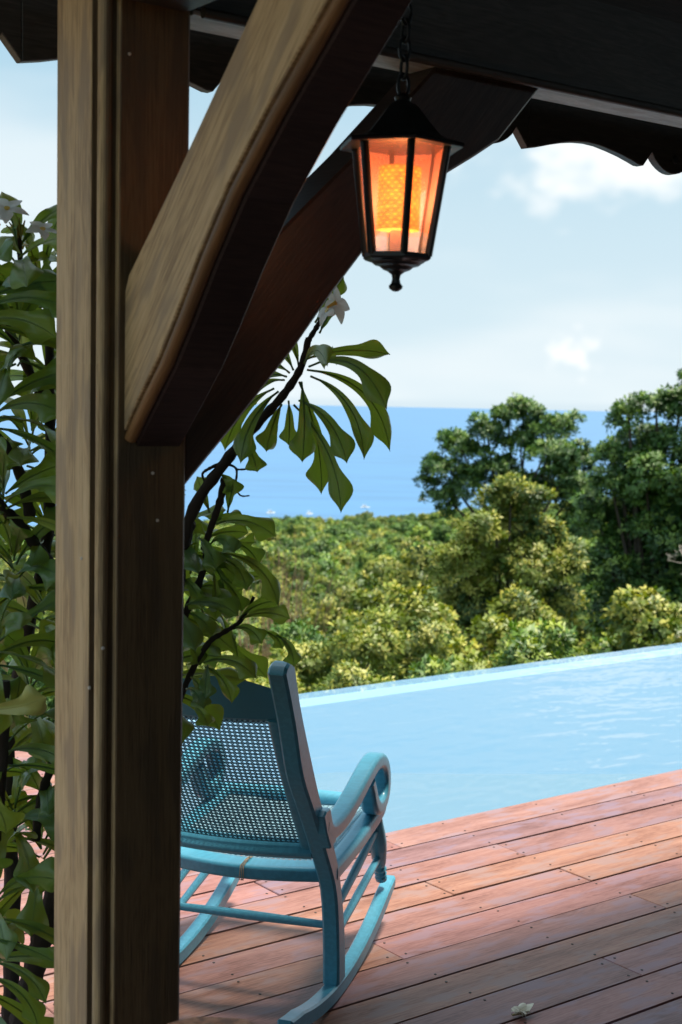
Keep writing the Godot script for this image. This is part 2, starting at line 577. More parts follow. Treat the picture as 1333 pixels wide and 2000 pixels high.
func pool() -> void:
	var basin := Node3D.new()
	basin.name = "swimming_pool"
	add_child(basin)
	basin.rotation.y = TH
	struct(basin, "infinity pool basin with pale blue plaster")
	var pt := noise(81, 0.05, 3).get_seamless_image(256, 256)
	for y in 256:
		for x in 256:
			var g := pt.get_pixel(x, y).r
			pt.set_pixel(x, y, Color(0.9, 0.95, 0.97).lerp(Color(1, 1, 1), g))
	var pm := mat(lin(0.17, 0.47, 0.78), 0.6, ImageTexture.create_from_image(pt))
	pm.uv1_triplanar = true
	M.plaster = pm
	var L := PA1 - PA0
	var W := PB1 - ROWB
	var mb := MB.new()
	mb.box(Vector3(PA0 + L / 2, -2.5, -(ROWB + W / 2)), Vector3(L + 0.4, 0.16, W + 0.4), 0.0)
	part("pool_floor", mb, pm, basin)
	mb = MB.new()
	mb.box(Vector3(PA0 + L / 2, -1.24, -(ROWB - 0.1)), Vector3(L + 0.4, 2.34, 0.2), 0.0)
	part("pool_wall", mb, pm, basin)
	mb = MB.new()
	mb.box(Vector3(PA0 + L / 2, -1.25, -(PB1 + 0.02)), Vector3(L + 0.4, 2.32, 0.17), 0.006)
	part("overflow_wall", mb, mat(lin(0.30, 0.45, 0.58), 0.6), basin)
	for a in [PA0 - 0.1, PA1 + 0.1]:
		mb = MB.new()
		mb.box(Vector3(a, -1.24, -(ROWB + W / 2)), Vector3(0.2, 2.34, W - 0.26), 0.0)
		part("pool_wall", mb, pm, basin)
	# water: a rippled sheet a little below the deck, spilling over the far wall
	mb = MB.new()
	var n1 := noise(101, 1.0, 3)
	var nu := 300
	var nv := 90
	var w0 := ROWB + 0.001
	var w1 := PB1 + 0.095
	var P := PackedVector3Array()
	var N := PackedVector3Array()
	for i in nu + 1:
		var fa := float(i) / nu
		var a := PA0 + (PA1 - PA0) * pow(fa, 1.25)
		for j in nv + 1:
			var b := lerpf(w0, w1, float(j) / nv)
			P.append(Vector3(a, -0.052 + ripple(n1, a, b), -b))
			var e := 0.01
			var ga := (ripple(n1, a + e, b) - ripple(n1, a - e, b)) / (2 * e)
			var gb := (ripple(n1, a, b + e) - ripple(n1, a, b - e)) / (2 * e)
			N.append(Vector3(-ga, 1, gb).normalized())
	for i in nu:
		for j in nv:
			var k := i * (nv + 1) + j
			var q := [k, k + 1, k + nv + 2, k + nv + 1]
			mb.tri(P[q[0]], P[q[1]], P[q[2]], N[q[0]], N[q[1]], N[q[2]])
			mb.tri(P[q[0]], P[q[2]], P[q[3]], N[q[0]], N[q[2]], N[q[3]])
	M.water = mat(Color(lin(0.25, 0.57, 0.92), 0.34), 0.05)
	M.water.transparency = BaseMaterial3D.TRANSPARENCY_ALPHA
	var o := part("pool_water", mb, M.water, self)
	o.rotation.y = TH
	struct(o, "pale blue rippled water of the infinity pool")

func ripple(n1: FastNoiseLite, a: float, b: float) -> float:
	return 0.0032 * n1.get_noise_2d(a * 1.3, b * 3.2) + 0.0015 * n1.get_noise_2d(a * 4.5 + 9.0, b * 9.0)

# ------------------------------------------------------------------ deck
func deck() -> void:
	var d := Node3D.new()
	d.name = "deck"
	add_child(d)
	d.rotation.y = TH
	struct(d, "reddish hardwood deck laid in long boards")
	var under := MB.new()
	under.box(Vector3(3.5, -0.14, -0.9), Vector3(13.0, 0.06, 5.7), 0.0)
	under.box(Vector3(1.1, -0.14, -5.2), Vector3(2.8, 0.06, 2.8), 0.0)
	part("deck_subfloor", under, M.under, d)
	var joints := {0: [3.27], 2: [3.59, 6.1], 3: [1.14, 3.10, 5.55], 4: [1.6, 3.59, 6.04], 5: [2.61, 5.06], 6: [1.63, 3.60, 6.5], 7: [3.58 + 0.98, 1.63], 8: [1.14, 3.11, 5.06], 9: [4.57], 10: [2.61, 5.5]}
	var screws := MB.new()
	var last := -1
	for row in range(-15, 38):
		var b1 := ROWB - row * PITCH
		var gap := 0.006 + 0.007 * rng.randf()
		var b0 := b1 - PITCH + gap
		var a_end := 10.0
		if row < 0:
			a_end = PA0 - 0.01
		elif row == 0:
			b1 += 0.02
		var cuts := [-3.0, -0.4]
		if joints.has(row):
			var js: Array = joints[row].duplicate()
			js.sort()
			cuts.append_array(js)
		elif row > 0:
			var x := 0.65 + 0.49 * rng.randi_range(0, 4)
			if row < 12: x = 0.16
			while x < 9.0:
				cuts.append(x)
				x += 0.49 * rng.randi_range(4, 7)
		else:
			cuts.append(0.65 + 0.49 * rng.randi_range(0, 3))
		cuts.append(a_end)
		for i in cuts.size() - 1:
			var a0: float = cuts[i] + 0.0015
			var a1: float = cuts[i + 1] - 0.0015
			var mb := MB.new()
			var lift := rng.randf_range(-0.0015, 0.0015)
			mb.box(Vector3((a0 + a1) / 2, -0.0125 + lift, -(b0 + b1) / 2), Vector3(a1 - a0, 0.025, b1 - b0), 0.0025, Vector2(rng.randf() * 7.0, rng.randf() * 5.0))
			var k := rng.randi_range(0, 5)
			if k == last: k = (k + 1) % 6
			last = k
			if row == 3 and i == 3 or row == 6 and i == 3 or row == 4 and i == 3: k = 2
			part("deck_board", mb, M.deck[k], d)
			# screws where the boards cross the joists
			var spots := []
			var j := 0.16
			while j < 7.5:
				if j > a0 + 0.03 and j < a1 - 0.03: spots.append(j + rng.randf_range(-0.012, 0.012))
				j += 0.49
			spots.append(a0 + 0.025)
			spots.append(a1 - 0.025)
			for s in spots:
				for f in [0.18, 0.82]:
					if rng.randf() < 0.06: continue
					var at := Vector3(s + rng.randf_range(-0.01, 0.01), lift, -lerpf(b0, b1, f + rng.randf_range(-0.06, 0.06)))
					screws.lathe(PackedVector2Array([Vector2(0.0043, -0.003), Vector2(0.004, 0.0012), Vector2(0.0, 0.0012)]), 8, Transform3D(Basis.IDENTITY, at))
	var so := part("screw_heads", screws, M.screw, d)
	so.set_meta("kind", "stuff")

# ------------------------------------------------------------------ pavilion
const POA := 1.067
const POB := 2.076
const PS := 0.167

func pavilion() -> void:
	var t := thing("timber_pavilion", "dark timber terrace pavilion with carved eave trim and weathered corner post", "pavilion", Vector3.ZERO, TH)
	# local axes: x = a, y up, z = -b
	var fx := Transform3D(Basis(Vector3(1, 0, 0), Vector3(0, 0, -1), Vector3(0, 1, 0)), Vector3.ZERO)   # profile (a, b) pushed up along y
	var pr := PackedVector2Array()
	var ch := 0.007
	for k in 7:    # bead at the corner towards the camera
		var a := PI + PI / 2 * k / 6.0
		pr.append(Vector2(POA + 0.019, POB + 0.019) + Vector2(cos(a), sin(a)) * 0.0155)
	pr.append_array([Vector2(POA + 0.023, POB + 0.0095), Vector2(POA + 0.032, POB + 0.0095), Vector2(POA + 0.034, POB + 0.001), Vector2(POA + 0.036, POB), Vector2(POA + PS - ch, POB), Vector2(POA + PS, POB + ch), Vector2(POA + PS, POB + PS - ch), Vector2(POA + PS - ch, POB + PS), Vector2(POA + ch, POB + PS), Vector2(POA, POB + PS - ch), Vector2(POA, POB + 0.036), Vector2(POA + 0.001, POB + 0.034), Vector2(POA + 0.0095, POB + 0.032), Vector2(POA + 0.0095, POB + 0.023)])
	var mb := MB.new()
	mb.prism(pr, 0.003, 2.48, fx, 0.0, Vector2(0.3, 0.11))
	for i in mb.v.size():      # painted shade: faces darkened by normal, the lit left face kept pale
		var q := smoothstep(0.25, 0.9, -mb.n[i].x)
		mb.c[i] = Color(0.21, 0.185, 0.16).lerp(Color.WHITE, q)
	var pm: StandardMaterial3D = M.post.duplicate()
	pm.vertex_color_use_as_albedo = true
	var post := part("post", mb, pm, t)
	for q in [[0.0, 1.375, 0.06], [0.0, 1.16, 0.03], [0.012, 1.23, 0.02], [0.1, 1.52, 0.0], [0.11, 1.44, 0.0], [0.05, 2.2, 0.0]]:
		mb = MB.new()
		var d := Vector3(POA - 0.0005, q[1], -(POB + q[2])) if q[0] == 0.0 else Vector3(POA + q[0], q[1], -(POB - 0.0005 if q[0] > 0.03 else POB + 0.004))
		mb.lathe(PackedVector2Array([Vector2(0.0032, -0.002), Vector2(0.0026, 0.001), Vector2(0.0, 0.0014)]), 8, Transform3D(Basis(Vector3(0, 0, 1), Vector3(-1, 0, 0), Vector3(0, 1, 0)) if q[0] == 0.0 else Basis(Vector3(1, 0, 0), Vector3(0, 0, 1), Vector3(0, -1, 0)), d))
		part("nail", mb, M.nail, post)
	# brace 1, from the post towards the camera, its face in the plane of the post's lit face
	var up := PackedVector2Array([Vector2(0, 1.82), Vector2(0.0, 1.565), Vector2(0.06, 1.624), Vector2(0.13, 1.695), Vector2(0.18, 1.757), Vector2(0.25, 1.85), Vector2(0.325, 1.94), Vector2(0.43, 2.04), Vector2(0.58, 2.168), Vector2(0.71, 2.284), Vector2(0.46, 2.284), Vector2(0.16, 1.985), Vector2(0.012, 1.845)])
	# profile (out, y) pushed along a: out is -b, that is local +z
	var bx := Transform3D(Basis(Vector3(0, 0, 1), Vector3(0, 1, 0), Vector3(1, 0, 0)), Vector3(0, 0, -POB + 0.0))
	var lower := PackedVector2Array()
	for i in range(1, 10): lower.append(up[i])
	var face := PackedVector2Array([up[0]])
	for i in lower.size():
		var e := (lower[mini(i + 1, lower.size() - 1)] - lower[maxi(i - 1, 0)]).normalized()
		var q := lower[i] + Vector2(-e.y, e.x) * 0.024
		if i == 0: q = Vector2(0.0, 1.592)
		if i == lower.size() - 1: q = Vector2(0.676, 2.284)
		face.append(q)
	face.append_array([up[10], up[11], up[12]])
	mb = MB.new()
	mb.prism(face, 1.112, 1.133, bx, 0.002, Vector2(0.7, 0.2), -0.85)
	var b1 := part("brace", mb, M.post, t)
	mb = MB.new()
	mb.prism(up, 1.1335, 1.222, bx, 0.004, Vector2(0.1, 0.3), -0.85)
	part("brace_core", mb, M.brace_red, b1)  # the brace's shaded sides, painted darker than its lit face
	var mp := PackedVector3Array()
	for i in lower.size():
		var e := (lower[mini(i + 1, lower.size() - 1)] - lower[maxi(i - 1, 0)]).normalized()
		var q := lower[i] + Vector2(-e.y, e.x) * 0.0115
		if i == 0: q = Vector2(0.001, 1.5785)
		mp.append(bx * Vector3(q.x, q.y, 1.124))
	mb = MB.new()
	mb.sweep(mp, MB.circle(0.0108, 12), bx.basis * Vector3(0, 0, 1))
	part("moulding", mb, M.mould, b1)
	# brace 2, from the post along the beam
	var u2 := PackedVector2Array([Vector2(0, 1.76), Vector2(0, 1.492), Vector2(0.05, 1.545), Vector2(0.1, 1.597), Vector2(0.16, 1.664), Vector2(0.23, 1.742), Vector2(0.31, 1.842), Vector2(0.39, 1.934), Vector2(0.48, 2.015), Vector2(0.58, 2.088), Vector2(0.65, 2.128), Vector2(0.715, 2.168), Vector2(0.765, 2.222), Vector2(0.822, 2.284), Vector2(0.545, 2.284), Vector2(0.37, 2.108), Vector2(0.222, 1.972), Vector2(0.05, 1.81)])
	var cx := Transform3D(Basis(Vector3(1, 0, 0), Vector3(0, 1, 0), Vector3(0, 0, 1)), Vector3(POA + PS, 0, 0))
	mb = MB.new()
	mb.prism(u2, -(POB + 0.118), -(POB + 0.012), cx, 0.005, Vector2(0.4, 0.1), -0.85)
	part("brace", mb, M.brace_red, t)
	# beams
	mb = MB.new()
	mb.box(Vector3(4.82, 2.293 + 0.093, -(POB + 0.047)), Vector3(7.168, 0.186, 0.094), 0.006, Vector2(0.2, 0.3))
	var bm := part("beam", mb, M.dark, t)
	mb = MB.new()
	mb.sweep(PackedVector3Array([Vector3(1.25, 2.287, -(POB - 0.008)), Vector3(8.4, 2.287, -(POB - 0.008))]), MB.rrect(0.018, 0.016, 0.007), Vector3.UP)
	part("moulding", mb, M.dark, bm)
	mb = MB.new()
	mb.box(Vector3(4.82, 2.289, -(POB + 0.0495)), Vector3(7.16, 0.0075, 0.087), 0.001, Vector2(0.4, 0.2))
	part("skylit_underside", mb, M.silver, bm)  # added board: weathered grey, paled for sky light under the beam
	mb = MB.new()
	mb.box(Vector3(POA + PS / 2 - 0.003, 2.285 + 0.0925, -(POB - 0.002) / 2 + 1.75), Vector3(PS - 0.004, 0.185, POB + 3.5), 0.006)
	part("beam", mb, M.dark, t)
	# wall plate above the beam, in red wood
	mb = MB.new()
	mb.box(Vector3(4.82, 2.535, -(POB + PS / 2)), Vector3(7.16, 0.12, PS - 0.02), 0.005, Vector2(0.3, 0.8))
	part("wall_plate", mb, M.red_plank, t)
	# eave boards: arch with two points, then a round lobe with a hole
	var per := 0.731
	for k in range(-2, 9):
		var s := 1.256 + per * k
		var up2 := PackedVector2Array()
		var low := [[0.0, 2.337], [0.05, 2.347], [0.1, 2.36], [0.15, 2.371], [0.19, 2.377], [0.235, 2.380], [0.28, 2.378], [0.33, 2.3705], [0.38, 2.361], [0.42, 2.351], [0.449, 2.343], [0.466, 2.343], [0.502, 2.385]]
		for q in low: up2.append(Vector2(s + q[0], q[1]))
		for i in range(1, 12):
			var f := i / 12.0
			up2.append(Vector2(s + lerpf(0.502, 0.687, f), 2.385 - 0.052 * pow(sin(PI * f), 0.72)))
		up2.append(Vector2(s + 0.687, 2.387))
		up2.append(Vector2(s + per - 0.001, 2.3375))
		up2.append(Vector2(s + per - 0.001, 2.515))
		up2.append(Vector2(s, 2.515))
		mb = MB.new()
		mb.prism(up2, -2.828, -2.8, Transform3D.IDENTITY, 0.002, Vector2.ZERO, 0.0, true)
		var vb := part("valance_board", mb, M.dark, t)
		mb = MB.new()
		mb.lathe(PackedVector2Array([Vector2(0.0, 0.001), Vector2(0.011, 0.001), Vector2(0.013, 0.003), Vector2(0.011, 0.006), Vector2(0.0, 0.007)]), 14, Transform3D(Basis(Vector3(1, 0, 0), Vector3(0, 0, 1), Vector3(0, -1, 0)), Vector3(s + 0.6, 2.375, -2.8)))
		part("hole_disc", mb, M.iron, vb)  # dark disc added to stand for the hole in the lobe
	mb = MB.new()
	mb.box(Vector3(4.1, 2.548, -2.83), Vector3(8.8, 0.064, 0.05), 0.004)
	part("eave_rail", mb, M.dark, t)
	# roof: sloping planks on rafters; unseen house walls added to block light from behind
	var rise := 0.27
	for k in 34:
		var z0 := -2.95 + k * 0.24
		mb = MB.new()
		var y0 := 2.60 + (z0 + 2.95) * rise
		var bs := Basis(Vector3.RIGHT, atan(-rise))
		mb.box(Vector3(3.6, y0 + 0.12 * rise, z0 + 0.12), Vector3(10.1, 0.03, 0.246), 0.003, Vector2(rng.randf() * 3, rng.randf() * 3), bs)
		part("roof_plank", mb, M.dark, t)
	for k in 12:
		mb = MB.new()
		var a := 0.4 + k * 0.72
		mb.box(Vector3(a, 2.60 - 0.075 + 3.95 * rise, 1.0), Vector3(8.1, 0.11, 0.07), 0.004, Vector2.ZERO, Basis(Vector3.RIGHT, atan(-rise)) * Basis(Vector3.UP, PI / 2))
		part("rafter", mb, M.dark, t)
	mb = MB.new()
	mb.box(Vector3(4.1, 2.1, 4.6), Vector3(9.0, 4.2, 0.12), 0.0)
	part("unseen_rear_wall", mb, M.dark, t)
	mb = MB.new()
	mb.box(Vector3(-0.36, 1.45, 2.1), Vector3(0.12, 2.9, 4.8), 0.0)
	part("unseen_side_wall", mb, M.dark, t)
	mb = MB.new()
	mb.box(Vector3(8.55, 1.6, 1.2), Vector3(0.12, 3.2, 6.6), 0.0)
	part("unseen_side_wall", mb, M.dark, t)

# ------------------------------------------------------------------ lantern
func lantern() -> void:
	var at := Vector3(0.081, 1.825, -2.3)
	var t := thing("hanging_lantern", "lit black iron hexagonal lantern with amber glass hanging on a chain", "lantern", at)
	t.rotation_degrees = Vector3(0, 0, -0.9)
	var ph := deg_to_rad(9.8)
	var y_b := 0.057
	var y_t := 0.229
	var rb := 0.053
	var rt := 0.0775
	var mb := MB.new()
	# finial and bowl under the glass
	mb.lathe(PackedVector2Array([Vector2(0, 0), Vector2(0.005, 0.001), Vector2(0.0105, 0.005), Vector2(0.0115, 0.009), Vector2(0.0075, 0.014), Vector2(0.0062, 0.021), Vector2(0.0075, 0.027), Vector2(0.014, 0.032), Vector2(0.022, 0.035), Vector2(0.028, 0.040), Vector2(0.036, 0.042), Vector2(0.041, 0.046), Vector2(0.045, 0.048)]), 24)
	part("finial", mb, M.iron, t)
	mb = MB.new()
	mb.lathe(PackedVector2Array([Vector2(0.045, 0.047), Vector2(0.054, 0.05), Vector2(0.0575, 0.053), Vector2(0.0575, 0.06), Vector2(0.0, 0.06)]), 6, Transform3D.IDENTITY, true, ph)
	part("base_plate", mb, M.iron, t)
	for k in 6:
		var a := ph + TAU * k / 6
		var d := Vector3(sin(a), 0, cos(a))
		mb = MB.new()
		mb.sweep(PackedVector3Array([d * rb + Vector3.UP * y_b, d * rt + Vector3.UP * y_t]), MB.rrect(0.0115, 0.0115, 0.003, 2), d.cross(Vector3.UP))
		part("frame_bar", mb, M.iron, t)
	var glass := mat(Color(lin(0.78, 0.34, 0.25), 0.58), 0.22)
	glass.transparency = BaseMaterial3D.TRANSPARENCY_ALPHA
	glass.backlight_enabled = true
	glass.backlight = Color(0.22, 0.12, 0.095)
	var gn := noise(44, 0.08, 3).get_seamless_image(256, 256)
	gn.bump_map_to_normal_map(5.0)
	glass.normal_enabled = true
	glass.normal_texture = ImageTexture.create_from_image(gn)
	glass.normal_scale = 0.5
	var clear := mat(Color(lin(0.42, 0.5, 0.66), 0.5), 0.2)
	clear.transparency = BaseMaterial3D.TRANSPARENCY_ALPHA
	clear.normal_enabled = true
	clear.normal_texture = glass.normal_texture
	clear.backlight_enabled = true
	clear.backlight = Color(0.12, 0.12, 0.12)
	var yc := 0.093   # amber glass, bulb glow painted into its tint, ends here; clear below
	for k in 6:
		for part_no in 2:
			mb = MB.new()
			var a0 := ph + TAU * k / 6
			var a1 := ph + TAU * (k + 1) / 6
			var l := y_b if part_no == 0 else yc
			var h := yc if part_no == 0 else y_t
			var rl := lerpf(rb, rt, (l - y_b) / (y_t - y_b)) - 0.003
			var rh := lerpf(rb, rt, (h - y_b) / (y_t - y_b)) - 0.003
			var q := [Vector3(sin(a0), 0, cos(a0)) * rl + Vector3.UP * l, Vector3(sin(a1), 0, cos(a1)) * rl + Vector3.UP * l, Vector3(sin(a1), 0, cos(a1)) * rh + Vector3.UP * h, Vector3(sin(a0), 0, cos(a0)) * rh + Vector3.UP * h]
			mb.quad(q[0], q[1], q[2], q[3], q[0] + q[1], Vector2(k, 0), Vector2(k + 1, 0), Vector2(k + 1, 2), Vector2(k, 2))
			part("glass_pane" if part_no else "clear_pane", mb, glass if part_no else clear, t)
	# cap: brim and two-step roof
	mb = MB.new()
	mb.lathe(PackedVector2Array([Vector2(0.0, 0.231), Vector2(0.084, 0.229), Vector2(0.1035, 0.2275), Vector2(0.106, 0.231), Vector2(0.104, 0.2345), Vector2(0.072, 0.243), Vector2(0.064, 0.249), Vector2(0.047, 0.268), Vector2(0.0285, 0.291), Vector2(0.022, 0.297), Vector2(0.0, 0.298)]), 6, Transform3D.IDENTITY, true, ph)
	part("cap", mb, M.iron, t)
	mb = MB.new()
	mb.lathe(PackedVector2Array([Vector2(0.018, 0.297), Vector2(0.012, 0.303), Vector2(0.014, 0.308), Vector2(0.008, 0.314), Vector2(0.0, 0.316)]), 16)
	part("knob", mb, M.iron, t)
	# chain
	for k in 17:
		var ring := PackedVector3Array()
		for i in 15:
			var a := TAU * i / 14.0
			ring.append(Vector3(cos(a) * 0.0095, sin(a) * 0.0185, 0))
		var bs := Basis(Vector3.UP, 0.5 + k * PI / 2 + rng.randf_range(-0.15, 0.15))
		for i in ring.size(): ring[i] = bs * ring[i] + Vector3(0, 0.327 + k * 0.0285, 0)
		mb = MB.new()
		mb.sweep(ring, MB.circle(0.003, 6), bs.z, PackedFloat32Array(), false)
		part("chain_link", mb, M.iron, t)
	# flame-effect bulb: an amber sleeve with rows of small lights
	var img := Image.create_empty(256, 256, false, Image.FORMAT_RGB8)
	var fn := noise(52, 0.02, 3)
	for y in 256:
		for x in 256:
			var row := y / 16
			var px := fposmod(x + (8.0 if row % 2 else 0.0), 16.0) - 8.0
			var py := fposmod(y, 16.0) - 8.0
			var dot := smoothstep(6.0, 1.5, sqrt(px * px + py * py))
			var fl := smoothstep(-0.35, 0.3, fn.get_noise_2d(x, y)) * smoothstep(0.0, 22.0, y) * smoothstep(256.0, 236.0, y)
			var e := 0.76 + 0.24 * dot
			e *= 0.72 + 0.28 * fl
			img.set_pixel(x, y, Color(e, e * 0.56 + 0.10 * dot, 0.11 * e))
	var bulb := mat(lin(0.6, 0.3, 0.1), 0.4)
	bulb.emission_enabled = true
	bulb.emission = Color.WHITE
	bulb.emission_operator = BaseMaterial3D.EMISSION_OP_MULTIPLY
	bulb.emission_texture = ImageTexture.create_from_image(img)
	bulb.emission_energy_multiplier = 2.3
	mb = MB.new()
	for k in 24:
		var a0 := TAU * k / 24
		var a1 := TAU * (k + 1) / 24
		var d0 := Vector3(sin(a0), 0, cos(a0))
		var d1 := Vector3(sin(a1), 0, cos(a1))
		var r := 0.0345
		mb.tri(d0 * r + Vector3.UP * 0.098, d1 * r + Vector3.UP * 0.098, d1 * r + Vector3.UP * 0.198, d0, d1, d1, Vector2(k / 24.0, 1), Vector2((k + 1) / 24.0, 1), Vector2((k + 1) / 24.0, 0))
		mb.tri(d0 * r + Vector3.UP * 0.098, d1 * r + Vector3.UP * 0.198, d0 * r + Vector3.UP * 0.198, d0, d1, d0, Vector2(k / 24.0, 1), Vector2((k + 1) / 24.0, 0), Vector2(k / 24.0, 0))
	part("bulb", mb, bulb, t)
	mb = MB.new()
	mb.tube(Vector3(0, 0.06, 0), Vector3(0, 0.097, 0), 0.012, 0.012, 12)
	part("bulb_socket", mb, mat(lin(0.5, 0.4, 0.38), 0.5), t)
	var lamp := OmniLight3D.new()
	lamp.name = "lamp_glow"
	lamp.light_color = Color(1.0, 0.72, 0.5)
	lamp.light_energy = 0.026
	lamp.light_size = 0.025
	lamp.omni_range = 6.0
	lamp.omni_attenuation = 2.0
	lamp.shadow_enabled = true
	lamp.position = Vector3(0, 0.15, 0)
	t.add_child(lamp)

# ------------------------------------------------------------------ rocking chair
func interp(tab: Array, x: float) -> float:
	for i in tab.size() - 1:
		if x <= tab[i + 1][0] or i == tab.size() - 2:
			return lerpf(tab[i][1], tab[i + 1][1], clampf((x - tab[i][0]) / (tab[i + 1][0] - tab[i][0]), 0, 1))
	return 0.0

func smooth_curve(pts: Array, k := 6) -> PackedVector3Array:
	var out := PackedVector3Array()
	for i in pts.size() - 1:
		var a: Vector3 = pts[maxi(i - 1, 0)]
		var b: Vector3 = pts[i]
		var c: Vector3 = pts[i + 1]
		var d: Vector3 = pts[mini(i + 2, pts.size() - 1)]
		for j in k:
			out.append(b.cubic_interpolate(c, a, d, float(j) / k))
	out.append(pts[-1])
	return out

func smooth2(pts: Array, k := 4) -> PackedVector2Array:
	var q := []
	for p in pts: q.append(Vector3(p[0], p[1], 0))
	var out := PackedVector2Array()
	for p in smooth_curve(q, k): out.append(Vector2(p.x, p.y))
	return out

func chair() -> void:
	# local axes: x to the chair's right, y up, z to its rear; s is forward (= -z)
	var t := thing("rocking_chair", "teal blue painted rocking chair with cane back and looped arms facing the pool", "rocking chair", Vector3(-0.190, 0.0, -4.002), -deg_to_rad(16.0))
	t.scale = Vector3(1.1, 1.0, 1.0)
	var side := Transform3D(Basis(Vector3(0, 0, -1), Vector3(0, 1, 0), Vector3(1, 0, 0)), Vector3.ZERO)   # profile (s, h) pushed along x
	var rear := [[-0.712, 1.004], [-0.70, 0.988], [-0.63, 0.868], [-0.558, 0.722], [-0.455, 0.6], [-0.343, 0.465], [-0.24, 0.322], [-0.205, 0.163], [-0.197, 0.045]]
	var front := [[-0.128, 0.045], [-0.145, 0.19], [-0.205, 0.364], [-0.295, 0.5], [-0.405, 0.63], [-0.535, 0.825], [-0.592, 0.92], [-0.63, 1.0], [-0.645, 1.022], [-0.672, 1.03], [-0.698, 1.022]]
	var prof := smooth2(rear, 4)
	prof.append_array(smooth2(front, 4))
	var mb: MB
	for sg in [1, -1]:
		mb = MB.new()
		mb.prism(prof, 0.207 if sg > 0 else -0.25, 0.25 if sg > 0 else -0.207, side, 0.006, Vector2.ZERO, 0.0, true)
		part("back_post", mb, M.paint, t)
	# rockers
	for sg in [1, -1]:
		var pts := PackedVector2Array()
		var top := PackedVector2Array()
		for i in 33:
			var s := lerpf(-0.60, 0.455, i / 32.0)
			var h := pow(s + 0.10, 2.0) / 2.7 + 0.001
			pts.append(Vector2(s, h))
			var th := 0.045
			if s < -0.5: th = lerpf(0.045, 0.03, (-0.5 - s) / 0.1)
			if s > 0.36: th = lerpf(0.045, 0.03, (s - 0.36) / 0.095)
			top.append(Vector2(s, h + th))
		top.reverse()
		pts.append_array(top)
		mb = MB.new()
		var x: float = 0.229 * sg
		mb.prism(pts, x - 0.019, x + 0.019, side, 0.005, Vector2.ZERO, 0.0, true)
		part("rocker", mb, M.paint, t)
	# front legs, turned
	for sg in [1, -1]:
		var a := Vector3(0.222 * sg, 0.155, -0.378)
		var b := Vector3(0.222 * sg, 0.385, -0.283)
		var L := a.distance_to(b)
		var y := (b - a).normalized()
		var bs := Basis(y.cross(Vector3.BACK).normalized(), y, Vector3.ZERO)
		bs.z = bs.x.cross(bs.y)
		mb = MB.new()
		var lp := PackedVector2Array()
		for q in [[0.0, 0.0], [0.016, 0.0], [0.018, 0.05], [0.0145, 0.08], [0.018, 0.11], [0.0145, 0.14], [0.019, 0.18], [0.0145, 0.22], [0.018, 0.27], [0.021, 0.36], [0.0245, 0.5], [0.0255, 0.62], [0.0235, 0.78], [0.02, 0.92], [0.019, 1.0]]:
			lp.append(Vector2(q[0], q[1] * L))
		mb.lathe(lp, 18, Transform3D(bs, a))
		part("front_leg", mb, M.paint, t)
		for q in [[[-0.14, 0.24], [0.285, 0.335]], [[-0.12, 0.165], [0.335, 0.24]]]:
			mb = MB.new()
			var sag: Vector3 = Vector3(0.222 * sg, 0.0, 0)
			mb.sweep(PackedVector3Array([sag + Vector3(0, q[0][1], -q[0][0]), sag + Vector3(0, (q[0][1] + q[1][1]) / 2, -(q[0][0] + q[1][0]) / 2), sag + Vector3(0, q[1][1], -q[1][0])]), MB.circle(0.011, 10), Vector3.ZERO, PackedFloat32Array([0.9, 1.1, 0.9]))
			part("side_stretcher", mb, M.paint, t)
	mb = MB.new()
	mb.sweep(PackedVector3Array([Vector3(-0.215, 0.205, 0.168), Vector3(0, 0.205, 0.168), Vector3(0.215, 0.205, 0.168)]), MB.circle(0.0125, 10), Vector3.ZERO, PackedFloat32Array([0.85, 1.1, 0.85]))
	part("rear_stretcher", mb, M.paint, t)
	mb = MB.new()
	mb.sweep(PackedVector3Array([Vector3(-0.215, 0.262, -0.33), Vector3(0, 0.262, -0.33), Vector3(0.215, 0.262, -0.33)]), MB.circle(0.0125, 10), Vector3.ZERO, PackedFloat32Array([0.85, 1.1, 0.85]))
	part("front_stretcher", mb, M.paint, t)
	# seat: a frame with a rolled front rail round a cane panel
	for sg in [1, -1]:
		var rail := [Vector3(0.227 * sg, 0.375, 0.235), Vector3(0.227 * sg, 0.378, 0.1), Vector3(0.227 * sg, 0.385, -0.05), Vector3(0.227 * sg, 0.40, -0.2), Vector3(0.227 * sg, 0.412, -0.27), Vector3(0.222 * sg, 0.412, -0.31)]
		mb = MB.new()
		mb.sweep(smooth_curve(rail, 5), MB.rrect(0.05, 0.052, 0.017, 4), Vector3.RIGHT)
		part("seat_rail", mb, M.paint, t)
	mb = MB.new()
	mb.sweep(PackedVector3Array([Vector3(-0.235, 0.405, -0.312), Vector3(-0.1, 0.408, -0.325), Vector3(0.1, 0.408, -0.325), Vector3(0.235, 0.405, -0.312)]), MB.rrect(0.055, 0.058, 0.026, 4), Vector3.UP)
	part("front_rail", mb, M.paint, t)
	mb = MB.new()
	var rr := []
	for i in 9:
		var f := i / 8.0
		rr.append(Vector3(lerpf(-0.212, 0.212, f), 0.372, 0.215 + 0.045 * sin(PI * f)))
	mb.sweep(smooth_curve(rr, 3), MB.rrect(0.042, 0.075, 0.012, 3), Vector3.UP)
	part("rear_rail", mb, M.paint, t)
	mb = MB.new()
	for i in 3:
		mb.sweep(PackedVector3Array([Vector3(0.02 + 0.004 * i, 0.395, 0.225), Vector3(0.021 + 0.003 * i, 0.398, 0.26), Vector3(0.02 + 0.004 * i, 0.392, 0.301), Vector3(0.018 + 0.005 * i, 0.352, 0.303), Vector3(0.02, 0.347, 0.28)]), MB.circle(0.0011, 5))
